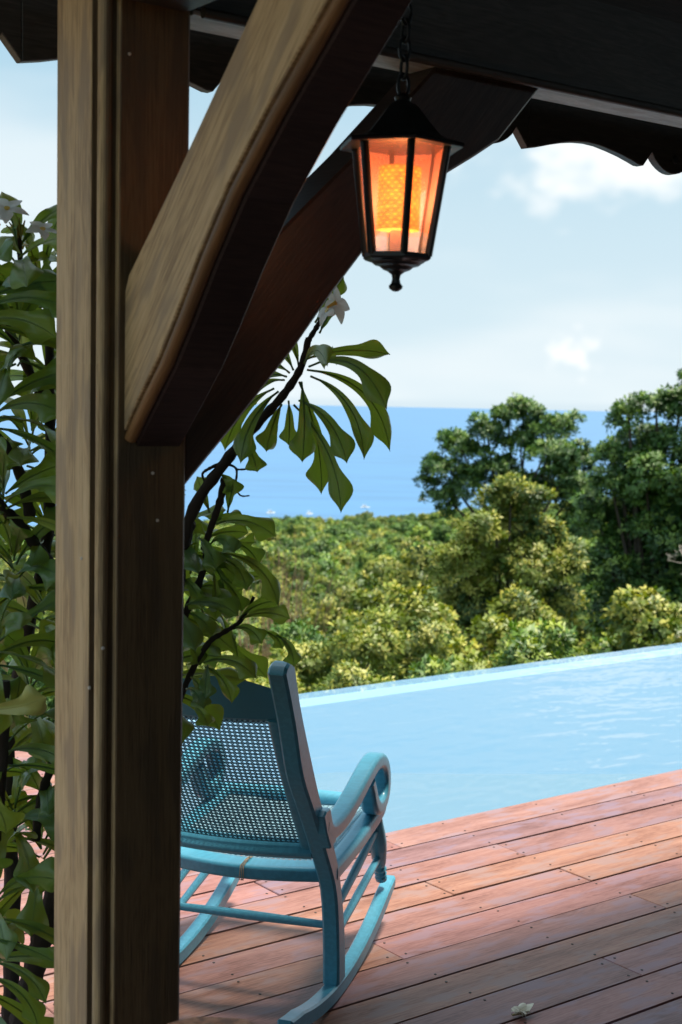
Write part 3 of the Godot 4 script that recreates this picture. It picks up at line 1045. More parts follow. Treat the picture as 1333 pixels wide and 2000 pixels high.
	mb.sweep(PackedVector3Array([Vector3(0.03, 0.40, 0.262), Vector3(0.035, 0.44, 0.265), Vector3(0.028, 0.47, 0.28)]), MB.circle(0.001, 5))
	part("twine_knot", mb, M.twine, t)
	mb = MB.new()
	cane(mb, func(u, w): return Vector3(lerpf(-0.205, 0.205, u), 0.393 - 0.012 * sin(PI * u) + 0.016 * w, lerpf(0.2, -0.29, w)), 0.41, 0.49, 0.014, 0.0013)
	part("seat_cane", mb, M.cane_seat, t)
	# back: lower rail, crest rail, side beads, bowed cane
	var bow := func(u: float, h: float) -> Vector3:
		var s := interp([[0.045, -0.165], [0.19, -0.175], [0.34, -0.225], [0.5, -0.335], [0.62, -0.43], [0.74, -0.52], [0.87, -0.602], [1.0, -0.672]], h)
		return Vector3(lerpf(-0.207, 0.207, u), h, -(s - 0.03 * sin(PI * u)))
	mb = MB.new()
	var lr := PackedVector3Array()
	for i in 17: lr.append(bow.call(i / 16.0, 0.462))
	mb.sweep(lr, MB.rrect(0.05, 0.034, 0.008, 3), Vector3(0, 0.82, -0.57).normalized())
	part("lower_rail", mb, M.paint, t)
	mb = MB.new()
	# crest: a thick board bent with the back, wavy on top
	var nu := 28
	var crest := func(u: float, f: float, off: float) -> Vector3:
		var top := 0.952 + 0.020 * absf(sin(PI * 2.0 * u)) + 0.014 * sin(PI * u)
		var p: Vector3 = bow.call(u, lerpf(0.868, top, f))
		return p + Vector3(0, 0.5, 0.86) * off
	for i in nu:
		for side2 in [0, 1]:
			var off := 0.013 if side2 else -0.013
			for j in 3:
				var q := []
				for e in [[i, j], [i + 1, j], [i + 1, j + 1], [i, j + 1]]: q.append(crest.call(e[0] / float(nu), e[1] / 3.0, off))
				mb.quad(q[0], q[1], q[2], q[3], Vector3(0, 0.5, 0.86) * off)
		for f in [0.0, 1.0]:
			mb.quad(crest.call(i / float(nu), f, -0.013), crest.call((i + 1) / float(nu), f, -0.013), crest.call((i + 1) / float(nu), f, 0.013), crest.call(i / float(nu), f, 0.013), Vector3(0, f - 0.5, 0))
	part("crest_rail", mb, M.paint, t)
	for u in [0.0, 1.0]:
		mb = MB.new()
		var sp := PackedVector3Array()
		for i in 13: sp.append(bow.call(0.03 if u == 0.0 else 0.97, lerpf(0.46, 0.876, i / 12.0)))
		mb.sweep(sp, MB.rrect(0.03, 0.026, 0.008, 2), Vector3.RIGHT)
		part("back_rail", mb, M.paint, t)
	mb = MB.new()
	cane(mb, func(u, w): return bow.call(lerpf(0.06, 0.94, u), lerpf(0.482, 0.872, w)), 0.395, 0.49, 0.0126, 0.00095)
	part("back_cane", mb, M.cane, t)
	# arms: a bar that sweeps forward, loops down and curls back under itself
	for sg in [1, -1]:
		var x: float = 0.242 * sg
		var path := []
		for q in [[-0.385, 0.552], [-0.33, 0.522], [-0.27, 0.514], [-0.18, 0.519], [-0.07, 0.541], [0.04, 0.569], [0.12, 0.586], [0.18, 0.585], [0.228, 0.565], [0.257, 0.527], [0.26, 0.487], [0.238, 0.456], [0.195, 0.444], [0.156, 0.453], [0.131, 0.478], [0.117, 0.512], [0.10, 0.54]]:
			path.append(Vector3(x, q[1], -q[0]))
		var pc := smooth_curve(path, 5)
		var sc := PackedFloat32Array()
		for i in pc.size():
			var f := float(i) / (pc.size() - 1)
			sc.append(lerpf(1.0, 0.75, smoothstep(0.8, 1.0, f)))
		mb = MB.new()
		mb.sweep(pc, MB.rrect(0.05, 0.047, 0.013, 4), Vector3.RIGHT, sc)
		var arm := part("arm", mb, M.paint, t)
		mb = MB.new()
		var horn := PackedVector2Array([Vector2(-0.36, 0.485), Vector2(-0.315, 0.49), Vector2(-0.31, 0.525), Vector2(-0.345, 0.55), Vector2(-0.372, 0.597), Vector2(-0.41, 0.6), Vector2(-0.43, 0.59), Vector2(-0.40, 0.535)])
		mb.prism(horn, x - 0.0245, x + 0.0245, side, 0.004)
		part("arm_scroll", mb, M.paint, arm)

# cane weave: pairs of strands both ways and single diagonals, following the surface f(u, w)
func cane(mb: MB, f: Callable, w: float, h: float, pitch: float, r: float) -> void:
	var cols := int(w / pitch)
	var rows := int(h / pitch)
	var sec := MB.rrect(r * 2.0, r * 1.1, r * 0.5, 1)
	var run := func(p0: Vector2, p1: Vector2, lift: float):
		var k := maxi(2, int(p0.distance_to(p1) * 14.0))
		var pts := PackedVector3Array()
		for i in k + 1:
			var q := p0.lerp(p1, float(i) / k)
			pts.append(f.call(q.x, q.y) + Vector3(0, 0, lift))
		mb.sweep(pts, sec, Vector3.ZERO, PackedFloat32Array(), false)
	for i in cols + 1:
		for s in [-0.13, 0.13]:
			var u := clampf((i + s) / cols, 0, 1)
			run.call(Vector2(u, 0), Vector2(u, 1), 0.0008)
	for j in rows + 1:
		for s in [-0.13, 0.13]:
			var q := clampf((j + s) / rows, 0, 1)
			run.call(Vector2(0, q), Vector2(1, q), -0.0008)
	for dgn in [1, -1]:
		for i in range(-rows, cols + rows + 1):
			# in cell units: x = i + 0.5 + dgn * y
			var x0 := float(i) + 0.5
			var ya := 0.0
			var yb := float(rows)
			if dgn > 0:
				ya = maxf(0.0, -x0)
				yb = minf(rows, cols - x0)
			else:
				ya = maxf(0.0, x0 - cols)
				yb = minf(rows, x0)
			if yb - ya < 0.3: continue
			run.call(Vector2((x0 + dgn * ya) / cols, ya / rows), Vector2((x0 + dgn * yb) / cols, yb / rows), 0.0)

# ------------------------------------------------------------------ plumeria
const LEAF_W := [[0.0, 0.05], [0.08, 0.07], [0.2, 0.19], [0.35, 0.33], [0.5, 0.42], [0.6, 0.46], [0.66, 0.53], [0.72, 0.74], [0.77, 0.93], [0.81, 1.0], [0.85, 0.95], [0.89, 0.71], [0.93, 0.38], [0.965, 0.15], [1.0, 0.0]]

func leaf_mesh(base: Vector3, tip: Vector3, width: float, sag: float, roll: float, fold := 0.35, face := -1.0) -> MB:
	var mb := MB.new()
	var chord := tip - base
	var L := chord.length()
	var upv := Vector3.UP
	if absf(chord.normalized().y) > 0.94: upv = Vector3(0.5, 0.2, 0.8).normalized()
	var lift := (upv - chord.normalized() * upv.dot(chord.normalized())).normalized()
	var ctrl := base + chord * 0.5 + lift * sag * L
	var n := 24
	var grid := []
	var ph := rng.randf() * TAU
	var amp := rng.randf_range(0.12, 0.26)
	for i in n + 1:
		var f := float(i) / n
		f = lerpf(f, 1.0 - pow(1.0 - f, 1.5), 0.7)
		var p := base.lerp(ctrl, f).lerp(ctrl.lerp(tip, f), f)
		var tg := ((ctrl - base) * (1 - f) + (tip - ctrl) * f).normalized()
		var sd := tg.cross(lift).normalized()
		var nn := sd.cross(tg).normalized()
		var r := roll + 0.35 * sin(ph + f * 2.0)
		var s2 := sd * cos(r) + nn * sin(r)
		var n2 := nn * cos(r) - sd * sin(r)
		if face >= 0.0:
			var want := (Vector3.UP * (1.0 - face) + Vector3(0.15 * sin(ph), -0.15, 1.0) * face).normalized()
			want = want.rotated(tg, 0.35 * sin(ph * 3.0) + 0.3 * sin(ph + f * 2.2))
			s2 = tg.cross(want).normalized()
			n2 = s2.cross(tg).normalized()
		var w := interp(LEAF_W, f) * width * 0.5
		var row := []
		for j in [-1.0, -0.7, -0.35, 0.0, 0.35, 0.7, 1.0]:
			var e: float = absf(j)
			var wave: float = sin(ph + f * 13.0 + j * 1.5) * amp * e * e
			row.append(p + s2 * j * w * (1.0 - 0.18 * fold * e) + n2 * w * (fold * e + wave - 0.75 * pow(e, 2.5) * smoothstep(0.55, 0.85, f)))
		grid.append([row, f])
	for i in n:
		for j in 6:
			var q: Array = [grid[i][0][j], grid[i][0][j + 1], grid[i + 1][0][j + 1], grid[i + 1][0][j]]
			var f0: float = grid[i][1]
			var f1: float = grid[i + 1][1]
			var u0: float = [0.0, 0.15, 0.32, 0.5, 0.68, 0.85, 1.0][j]
			var u1: float = [0.0, 0.15, 0.32, 0.5, 0.68, 0.85, 1.0][j + 1]
			var nm: Array = []
			for e in [[i, j], [i, j + 1], [i + 1, j + 1], [i + 1, j]]:
				var a: Array = grid[mini(e[0] + 1, n)][0]
				var b: Array = grid[maxi(e[0] - 1, 0)][0]
				var rr: Array = grid[mini(e[0], n - 1)][0]
				nm.append((rr[mini(e[1] + 1, 6)] - rr[maxi(e[1] - 1, 0)]).cross(a[e[1]] - b[e[1]]).normalized())
			if i == n - 1:
				nm[2] = nm[1]; nm[3] = nm[0]
			mb.tri(q[0], q[1], q[2], nm[0], nm[1], nm[2], Vector2(u0, f0), Vector2(u1, f0), Vector2(u1, f1))
			if i < n - 1: mb.tri(q[0], q[2], q[3], nm[0], nm[2], nm[3], Vector2(u0, f0), Vector2(u1, f1), Vector2(u0, f1))
	# midrib and petiole
	var rib := PackedVector3Array()
	var rs := PackedFloat32Array()
	for i in range(0, n + 1, 2):
		var f: float = grid[i][1]
		rib.append(grid[i][0][3] - Vector3(0, 0.0006, 0))
		rs.append(lerpf(0.0026, 0.0006, pow(f, 0.6)))
	mb.sweep(rib, MB.circle(1.0, 5), Vector3.ZERO, rs, false)
	return mb

func leaf(t: Node3D, base: Vector3, tip: Vector3, width: float, sag := 0.15, roll := 0.0, kind := -1, face := 0.9) -> void:
	var k := kind if kind >= 0 else rng.randi_range(0, 4)
	part("leaf", leaf_mesh(base, tip, width, sag, roll, rng.randf_range(0.2, 0.5), face), M.leaf_sunlit if k == 9 else M.leaf[k], t)

func stem(t: Node3D, pts: Array, r0: float, r1: float, called := "branch") -> void:
	var mb := MB.new()
	var pc := smooth_curve(pts, 6)
	var sc := PackedFloat32Array()
	for i in pc.size():
		sc.append(lerpf(r0, r1, float(i) / (pc.size() - 1)) * (1.0 + 0.14 * sin(i * 2.3) + 0.08 * rng.randf()))
	mb.sweep(pc, MB.circle(1.0, 9), Vector3.ZERO, sc)
	part(called, mb, M.bark, t)

func cluster(t: Node3D, at: Vector3, axis: Vector3, count: int, L: float, droop: float, width := 0.05) -> void:
	var ax := axis.normalized()
	var sx := ax.cross(Vector3.UP if absf(ax.y) < 0.9 else Vector3.RIGHT).normalized()
	var sy := ax.cross(sx)
	for i in count:
		var a := i * 2.39996 + rng.randf_range(-0.25, 0.25)
		var f := float(i) / count
		var lean := lerpf(1.75, 0.35, f) + rng.randf_range(-0.15, 0.15)
		var d := (ax * cos(lean) + (sx * cos(a) + sy * sin(a)) * sin(lean)).normalized()
		var ln := L * lerpf(1.0, 0.62, f * f) * rng.randf_range(0.85, 1.12)
		var b := at - ax * (0.09 * (1.0 - f)) + d * 0.006
		var tip := b + d * ln + Vector3.DOWN * droop * ln * rng.randf_range(0.6, 1.3) * (1.0 - 0.5 * f)
		leaf(t, b, tip, width * rng.randf_range(0.85, 1.15), rng.randf_range(0.10, 0.30), 0.0, -1, rng.randf_range(0.25, 0.95))

func flower(t: Node3D, at: Vector3, axis: Vector3, size: float) -> void:
	var ax := axis.normalized()
	var sx := ax.cross(Vector3.UP if absf(ax.y) < 0.9 else Vector3.RIGHT).normalized()
	var sy := ax.cross(sx)
	var core := MB.new()
	core.sweep(PackedVector3Array([at - ax * size * 0.5, at - ax * 0.002, at + ax * size * 0.06]), MB.circle(1.0, 8), Vector3.ZERO, PackedFloat32Array([0.0025, 0.004, 0.006]))
	var fl := part("flower", core, M.throat, t)
	for k in 5:
		var a := TAU * k / 5 + 0.3
		var d := sx * cos(a) + sy * sin(a)
		var e := ax.cross(d)
		var mb := MB.new()
		var rows := []
		for i in 9:
			var f := i / 8.0
			var w := size * 0.30 * sin(PI * pow(f, 0.7) * 0.93 + 0.1)
			var c := at + d * size * (0.05 + f * 0.95) + ax * size * (0.22 * f - 0.30 * f * f)
			rows.append([c - e * w + ax * w * 0.25, c, c + e * w - ax * w * 0.1])
		for i in 8:
			for j in 2:
				mb.quad(rows[i][j], rows[i][j + 1], rows[i + 1][j + 1], rows[i + 1][j], ax)
		part("petal", mb, M.petal, fl)

func bud(t: Node3D, a: Vector3, b: Vector3) -> void:
	var mb := MB.new()
	mb.sweep(PackedVector3Array([a, a.lerp(b, 0.5) + Vector3(0, 0.004, 0), b]), MB.circle(1.0, 7), Vector3.ZERO, PackedFloat32Array([0.0018, 0.003, 0.0012]))
	part("bud", mb, M.bud, t)

func plumerias() -> void:
	var t := thing("plumeria_shrub", "plumeria branch with spoon-shaped leaves reaching out past the right edge of the post", "shrub", Vector3(-0.470, 0.0, -3.1))
	t.position = Vector3.ZERO
	stem(t, [Vector3(-0.500, -0.142, -3.100), Vector3(-0.463, 0.343, -3.100), Vector3(-0.402, 0.831, -3.050), Vector3(-0.355, 1.182, -3.000), Vector3(-0.320, 1.390, -2.960), Vector3(-0.247, 1.511, -2.950), Vector3(-0.182, 1.591, -2.950), Vector3(-0.126, 1.656, -2.950), Vector3(-0.090, 1.714, -2.950), Vector3(-0.075, 1.776, -2.950)], 0.0170, 0.0065, "trunk")
	stem(t, [Vector3(-0.075, 1.770, -2.950), Vector3(-0.059, 1.797, -2.950), Vector3(-0.039, 1.831, -2.950), Vector3(-0.021, 1.849, -2.950)], 0.0060, 0.0035, "branch")
	stem(t, [Vector3(-0.249, 1.511, -2.950), Vector3(-0.221, 1.501, -2.940), Vector3(-0.221, 1.464, -2.940), Vector3(-0.211, 1.445, -2.940), Vector3(-0.192, 1.445, -2.940)], 0.0028, 0.0014, "twig")
	stem(t, [Vector3(-0.221, 1.499, -2.940), Vector3(-0.196, 1.502, -2.940), Vector3(-0.183, 1.520, -2.940), Vector3(-0.189, 1.537, -2.940)], 0.0022, 0.0012, "twig")
	stem(t, [Vector3(-0.254, 1.511, -2.950), Vector3(-0.277, 1.500, -2.950), Vector3(-0.293, 1.488, -2.960), Vector3(-0.289, 1.472, -2.960)], 0.0040, 0.0020, "twig")
	stem(t, [Vector3(-0.245, 1.479, -2.950), Vector3(-0.256, 1.429, -2.960), Vector3(-0.275, 1.374, -2.970), Vector3(-0.291, 1.323, -2.980)], 0.0085, 0.0060, "branch")
	stem(t, [Vector3(-0.319, 1.384, -2.970), Vector3(-0.340, 1.304, -3.000), Vector3(-0.357, 1.178, -3.020)], 0.0120, 0.0120, "branch")
	leaf(t, Vector3(-0.086, 1.729, -2.950), Vector3(0.095, 1.744, -2.920), 0.052, 0.16, 0.75, -1)
	leaf(t, Vector3(-0.073, 1.717, -2.950), Vector3(0.087, 1.631, -2.800), 0.060, 0.42, 0.90, -1)
	leaf(t, Vector3(-0.077, 1.710, -2.950), Vector3(0.101, 1.542, -2.980), 0.062, 0.40, 1.10, -1)
	leaf(t, Vector3(-0.069, 1.697, -2.950), Vector3(0.045, 1.528, -2.880), 0.055, 0.34, 1.10, -1)
	leaf(t, Vector3(-0.092, 1.646, -2.940), Vector3(0.010, 1.521, -2.850), 0.058, 0.28, 1.00, -1)
	leaf(t, Vector3(-0.103, 1.637, -2.940), Vector3(-0.000, 1.416, -2.900), 0.062, 0.22, 0.90, -1)
	leaf(t, Vector3(-0.093, 1.685, -2.950), Vector3(-0.043, 1.447, -3.000), 0.062, 0.20, 0.30, -1)
	leaf(t, Vector3(-0.088, 1.685, -2.950), Vector3(-0.082, 1.519, -2.900), 0.062, 0.12, 0.10, -1)
	leaf(t, Vector3(-0.114, 1.645, -2.940), Vector3(-0.112, 1.553, -2.920), 0.046, 0.10, 0.20, -1)
	leaf(t, Vector3(-0.128, 1.637, -2.940), Vector3(-0.155, 1.540, -2.880), 0.056, 0.14, -0.30, -1)
	leaf(t, Vector3(-0.136, 1.664, -2.950), Vector3(-0.209, 1.514, -2.900), 0.058, 0.25, -0.70, -1)
	leaf(t, Vector3(-0.145, 1.670, -2.950), Vector3(-0.250, 1.536, -3.000), 0.056, 0.25, -0.80, -1)
	leaf(t, Vector3(-0.124, 1.688, -2.950), Vector3(-0.222, 1.623, -3.050), 0.050, 0.25, -0.60, -1)
	leaf(t, Vector3(-0.119, 1.695, -2.950), Vector3(-0.197, 1.684, -3.000), 0.050, 0.20, -0.50, -1)
	leaf(t, Vector3(-0.113, 1.703, -2.950), Vector3(-0.187, 1.733, -3.000), 0.050, 0.15, -0.40, -1)
	leaf(t, Vector3(-0.105, 1.709, -2.950), Vector3(-0.161, 1.787, -3.000), 0.050, 0.10, -0.60, -1)
	leaf(t, Vector3(-0.094, 1.716, -2.950), Vector3(-0.129, 1.814, -3.000), 0.050, 0.10, -0.50, -1)
	leaf(t, Vector3(-0.084, 1.720, -2.950), Vector3(-0.032, 1.714, -2.750), 0.050, 0.30, 0.60, -1)
	leaf(t, Vector3(-0.067, 1.744, -2.950), Vector3(-0.016, 1.725, -3.100), 0.040, 0.30, 0.50, -1)
	leaf(t, Vector3(-0.205, 1.555, -2.950), Vector3(-0.174, 1.497, -2.900), 0.050, 0.20, 0.40, -1)
	leaf(t, Vector3(-0.256, 1.489, -2.950), Vector3(-0.222, 1.454, -2.920), 0.045, 0.20, 0.40, -1)
	leaf(t, Vector3(-0.062, 1.808, -2.950), Vector3(-0.004, 1.901, -2.930), 0.052, 0.00, 1.20, -1)
	leaf(t, Vector3(-0.052, 1.787, -2.950), Vector3(-0.021, 1.849, -2.900), 0.045, 0.00, 1.20, -1)
	leaf(t, Vector3(-0.239, 1.408, -2.960), Vector3(-0.222, 1.482, -2.900), 0.050, 0.00, 0.80, -1)
	leaf(t, Vector3(-0.278, 1.406, -2.970), Vector3(-0.309, 1.480, -3.000), 0.050, 0.00, 0.80, -1)
	flower(t, Vector3(-0.020, 1.843, -2.860), Vector3(0.55, 0.35, -0.45), 0.045)
	flower(t, Vector3(-0.036, 1.829, -2.880), Vector3(-0.50, 0.30, 0.30), 0.036)
	stem(t, [Vector3(-0.370, 0.923, -3.050), Vector3(-0.324, 1.041, -3.050), Vector3(-0.286, 1.110, -3.050), Vector3(-0.260, 1.131, -3.050), Vector3(-0.221, 1.156, -3.050), Vector3(-0.202, 1.182, -3.050), Vector3(-0.187, 1.216, -3.050)], 0.0075, 0.0035, "branch")
	stem(t, [Vector3(-0.365, 1.115, -3.000), Vector3(-0.320, 1.204, -3.000), Vector3(-0.292, 1.283, -3.000), Vector3(-0.285, 1.338, -3.000)], 0.0100, 0.0060, "branch")
	leaf(t, Vector3(-0.285, 1.371, -3.000), Vector3(-0.135, 1.358, -2.950), 0.060, 0.32, 0.90, -1)
	leaf(t, Vector3(-0.282, 1.366, -3.000), Vector3(-0.209, 1.381, -3.050), 0.050, 0.35, 0.90, -1)
	leaf(t, Vector3(-0.287, 1.348, -3.000), Vector3(-0.197, 1.360, -3.000), 0.050, 0.20, 0.60, -1)
	leaf(t, Vector3(-0.279, 1.335, -3.000), Vector3(-0.219, 1.328, -2.900), 0.050, 0.35, 0.60, -1)
	leaf(t, Vector3(-0.247, 1.341, -3.000), Vector3(-0.174, 1.292, -3.000), 0.050, 0.35, 0.80, -1)
	leaf(t, Vector3(-0.259, 1.318, -3.000), Vector3(-0.129, 1.205, -2.980), 0.056, 0.38, 1.00, -1)
	leaf(t, Vector3(-0.261, 1.305, -3.000), Vector3(-0.196, 1.244, -2.950), 0.056, 0.40, 0.90, -1)
	leaf(t, Vector3(-0.304, 1.349, -3.000), Vector3(-0.257, 1.293, -2.900), 0.056, 0.20, 0.40, -1)
	leaf(t, Vector3(-0.306, 1.299, -3.000), Vector3(-0.264, 1.282, -2.950), 0.050, 0.20, 0.50, -1)
	leaf(t, Vector3(-0.270, 1.287, -2.970), Vector3(-0.262, 1.175, -2.970), 0.050, 0.10, 0.10, -1)
	leaf(t, Vector3(-0.255, 1.263, -3.000), Vector3(-0.208, 1.190, -3.000), 0.050, 0.20, 0.50, -1)
	leaf(t, Vector3(-0.325, 1.210, -2.950), Vector3(-0.211, 1.192, -2.930), 0.060, 0.30, 0.80, -1)
	leaf(t, Vector3(-0.218, 1.168, -3.050), Vector3(-0.130, 1.212, -3.020), 0.062, 0.22, -1.00, -1)
	leaf(t, Vector3(-0.215, 1.165, -3.050), Vector3(-0.104, 1.177, -3.000), 0.050, 0.24, -0.80, -1)
	leaf(t, Vector3(-0.230, 1.145, -3.050), Vector3(-0.165, 1.121, -3.000), 0.050, 0.40, 0.70, -1)
	leaf(t, Vector3(-0.168, 1.141, -3.050), Vector3(-0.122, 1.102, -3.050), 0.046, 0.35, 0.90, -1)
	leaf(t, Vector3(-0.136, 1.133, -3.050), Vector3(-0.096, 1.067, -3.030), 0.046, 0.35, 0.90, -1)
	leaf(t, Vector3(-0.324, 1.184, -3.000), Vector3(-0.264, 1.150, -2.920), 0.062, 0.25, 0.50, -1)
	leaf(t, Vector3(-0.232, 1.131, -3.050), Vector3(-0.218, 1.072, -3.050), 0.030, 0.10, 0.20, -1)
	leaf(t, Vector3(-0.288, 1.079, -3.000), Vector3(-0.172, 1.056, -2.950), 0.055, 0.34, 0.90, -1)
	leaf(t, Vector3(-0.286, 1.069, -3.000), Vector3(-0.224, 1.001, -2.950), 0.056, 0.35, 0.80, -1)
	leaf(t, Vector3(-0.281, 1.072, -3.000), Vector3(-0.279, 1.013, -2.920), 0.056, 0.15, 0.20, -1)
	leaf(t, Vector3(-0.316, 1.046, -3.000), Vector3(-0.282, 1.015, -2.950), 0.050, 0.20, 0.40, -1)
	leaf(t, Vector3(-0.315, 0.984, -3.000), Vector3(-0.274, 0.950, -2.950), 0.050, 0.30, 0.60, -1)
	leaf(t, Vector3(-0.326, 1.020, -3.000), Vector3(-0.279, 0.999, -2.900), 0.050, 0.25, 0.40, -1)
	leaf(t, Vector3(-0.334, 1.260, -3.000), Vector3(-0.290, 1.202, -2.950), 0.060, 0.20, 0.40, -1)
	leaf(t, Vector3(-0.333, 1.337, -3.000), Vector3(-0.297, 1.382, -3.000), 0.060, 0.20, 0.80, -1)
	leaf(t, Vector3(-0.323, 1.268, -3.020), Vector3(-0.312, 1.388, -3.050), 0.060, 0.10, 0.60, -1)
	leaf(t, Vector3(-0.329, 1.123, -3.020), Vector3(-0.301, 1.062, -3.050), 0.060, 0.10, 0.60, -1)
	leaf(t, Vector3(-0.251, 1.311, -3.050), Vector3(-0.187, 1.330, -3.100), 0.050, 0.20, 0.80, -1)
	leaf(t, Vector3(-0.233, 1.233, -3.050), Vector3(-0.164, 1.248, -3.120), 0.050, 0.30, 0.80, -1)
	leaf(t, Vector3(-0.264, 1.168, -3.100), Vector3(-0.243, 1.099, -3.100), 0.050, 0.20, 0.40, -1)
	leaf(t, Vector3(-0.296, 1.316, -3.000), Vector3(-0.219, 1.252, -3.080), 0.052, 0.30, 0.70, -1)
	leaf(t, Vector3(-0.299, 1.327, -3.000), Vector3(-0.237, 1.278, -3.050), 0.052, 0.30, 0.80, -1)
	leaf(t, Vector3(-0.293, 1.305, -3.000), Vector3(-0.249, 1.210, -3.050), 0.052, 0.30, 0.50, -1)
	leaf(t, Vector3(-0.305, 1.238, -3.000), Vector3(-0.250, 1.227, -3.050), 0.050, 0.30, 0.80, -1)
	cluster(t, Vector3(-0.373, 1.264, -3.050), Vector3(0.30, 0.90, 0.10), 14, 0.20, 0.35, 0.065)
	cluster(t, Vector3(-0.357, 1.376, -3.050), Vector3(0.20, 0.90, 0.10), 10, 0.18, 0.35, 0.065)
	cluster(t, Vector3(-0.383, 1.062, -3.100), Vector3(0.40, 0.80, 0.10), 13, 0.20, 0.35, 0.065)
	cluster(t, Vector3(-0.292, 1.183, -3.150), Vector3(0.30, 0.90, -0.10), 9, 0.17, 0.40, 0.065)
	t = thing("plumeria_shrub", "tall leafy plumeria shrub with white flowers on the left side of the post", "shrub", Vector3(-0.72, 0.0, -3.0))
	t.position = Vector3.ZERO
	stem(t, [Vector3(-0.718, 0.134, -3.050), Vector3(-0.689, 0.253, -3.050), Vector3(-0.655, 0.407, -3.050), Vector3(-0.627, 0.513, -3.050), Vector3(-0.582, 0.666, -3.050), Vector3(-0.549, 0.828, -3.050)], 0.0280, 0.0210, "trunk")
	stem(t, [Vector3(-0.651, 0.680, -3.000), Vector3(-0.640, 0.771, -3.000), Vector3(-0.618, 0.840, -3.000), Vector3(-0.585, 0.931, -3.000)], 0.0100, 0.0080, "branch")
	stem(t, [Vector3(-0.753, 0.172, -3.200), Vector3(-0.748, 0.480, -3.200), Vector3(-0.760, 0.784, -3.200), Vector3(-0.719, 1.034, -3.150), Vector3(-0.663, 1.252, -3.100), Vector3(-0.634, 1.393, -3.050), Vector3(-0.627, 1.593, -3.020), Vector3(-0.626, 1.788, -3.000), Vector3(-0.633, 1.874, -3.000)], 0.0190, 0.0080, "branch")
	stem(t, [Vector3(-0.769, 1.508, -2.900), Vector3(-0.717, 1.415, -2.950), Vector3(-0.691, 1.374, -3.000), Vector3(-0.657, 1.323, -3.020), Vector3(-0.633, 1.281, -3.050)], 0.0100, 0.0130, "branch")
	stem(t, [Vector3(-0.726, 1.864, -2.900), Vector3(-0.696, 1.774, -2.950), Vector3(-0.670, 1.701, -3.000), Vector3(-0.647, 1.648, -3.020)], 0.0080, 0.0110, "branch")
	stem(t, [Vector3(-0.666, 1.866, -2.900), Vector3(-0.664, 1.928, -2.900), Vector3(-0.668, 1.979, -2.900)], 0.0060, 0.0040, "branch")
	stem(t, [Vector3(-0.737, 1.582, -2.900), Vector3(-0.695, 1.541, -2.900), Vector3(-0.674, 1.476, -2.950), Vector3(-0.664, 1.385, -3.000)], 0.0090, 0.0120, "branch")
	stem(t, [Vector3(-0.670, 1.071, -2.800), Vector3(-0.675, 0.913, -2.800), Vector3(-0.703, 0.727, -2.850)], 0.0100, 0.0120, "branch")
	cluster(t, Vector3(-0.666, 1.959, -2.900), Vector3(0.10, 1.00, 0.00), 12, 0.22, 0.42, 0.072)
	cluster(t, Vector3(-0.635, 1.906, -3.000), Vector3(0.20, 1.00, -0.20), 14, 0.22, 0.42, 0.072)
	cluster(t, Vector3(-0.711, 1.857, -2.800), Vector3(0.20, 1.00, 0.10), 14, 0.22, 0.42, 0.072)
	cluster(t, Vector3(-0.664, 1.793, -2.900), Vector3(0.10, 0.90, 0.20), 15, 0.22, 0.42, 0.072)
	cluster(t, Vector3(-0.621, 1.736, -3.050), Vector3(0.10, 0.90, 0.00), 13, 0.22, 0.42, 0.072)
	cluster(t, Vector3(-0.693, 1.656, -2.850), Vector3(0.20, 0.90, 0.10), 15, 0.22, 0.42, 0.072)
	cluster(t, Vector3(-0.670, 1.570, -3.050), Vector3(0.20, 0.90, -0.10), 15, 0.22, 0.42, 0.072)
	cluster(t, Vector3(-0.700, 1.467, -2.900), Vector3(0.00, 1.00, 0.20), 15, 0.22, 0.42, 0.072)
	cluster(t, Vector3(-0.646, 1.389, -3.100), Vector3(0.10, 0.90, 0.10), 14, 0.22, 0.42, 0.072)
	cluster(t, Vector3(-0.702, 1.307, -3.000), Vector3(-0.10, 1.00, 0.10), 15, 0.22, 0.42, 0.072)
	cluster(t, Vector3(-0.641, 1.202, -3.050), Vector3(0.10, 1.00, 0.10), 14, 0.22, 0.42, 0.072)
	cluster(t, Vector3(-0.681, 1.175, -2.800), Vector3(0.20, 0.90, 0.20), 15, 0.22, 0.42, 0.072)
	cluster(t, Vector3(-0.663, 1.041, -3.000), Vector3(0.10, 0.90, 0.10), 15, 0.22, 0.42, 0.072)
	cluster(t, Vector3(-0.677, 0.954, -2.850), Vector3(0.10, 0.90, 0.20), 14, 0.22, 0.42, 0.072)
	cluster(t, Vector3(-0.650, 0.836, -3.100), Vector3(0.00, 1.00, 0.00), 13, 0.22, 0.42, 0.072)
	cluster(t, Vector3(-0.696, 0.759, -3.000), Vector3(0.10, 0.90, 0.10), 14, 0.22, 0.42, 0.072)
	cluster(t, Vector3(-0.650, 0.664, -3.050), Vector3(0.00, 1.00, 0.20), 12, 0.22, 0.42, 0.072)
	cluster(t, Vector3(-0.698, 0.629, -2.850), Vector3(0.20, 0.90, 0.10), 10, 0.22, 0.42, 0.072)
	cluster(t, Vector3(-0.724, 0.476, -2.850), Vector3(0.40, 0.80, 0.10), 8, 0.22, 0.42, 0.072)
	leaf(t, Vector3(-0.729, 1.774, -2.750), Vector3(-0.556, 1.757, -2.740), 0.085, 0.32, 0.90, 2)
	leaf(t, Vector3(-0.670, 1.058, -2.600), Vector3(-0.540, 1.087, -2.580), 0.075, -0.10, 0.60, 9)
	leaf(t, Vector3(-0.675, 0.901, -2.600), Vector3(-0.620, 0.820, -2.600), 0.085, 0.30, 0.70, 3)
	leaf(t, Vector3(-0.686, 0.579, -2.700), Vector3(-0.549, 0.522, -2.720), 0.050, 0.10, 0.30, 4)
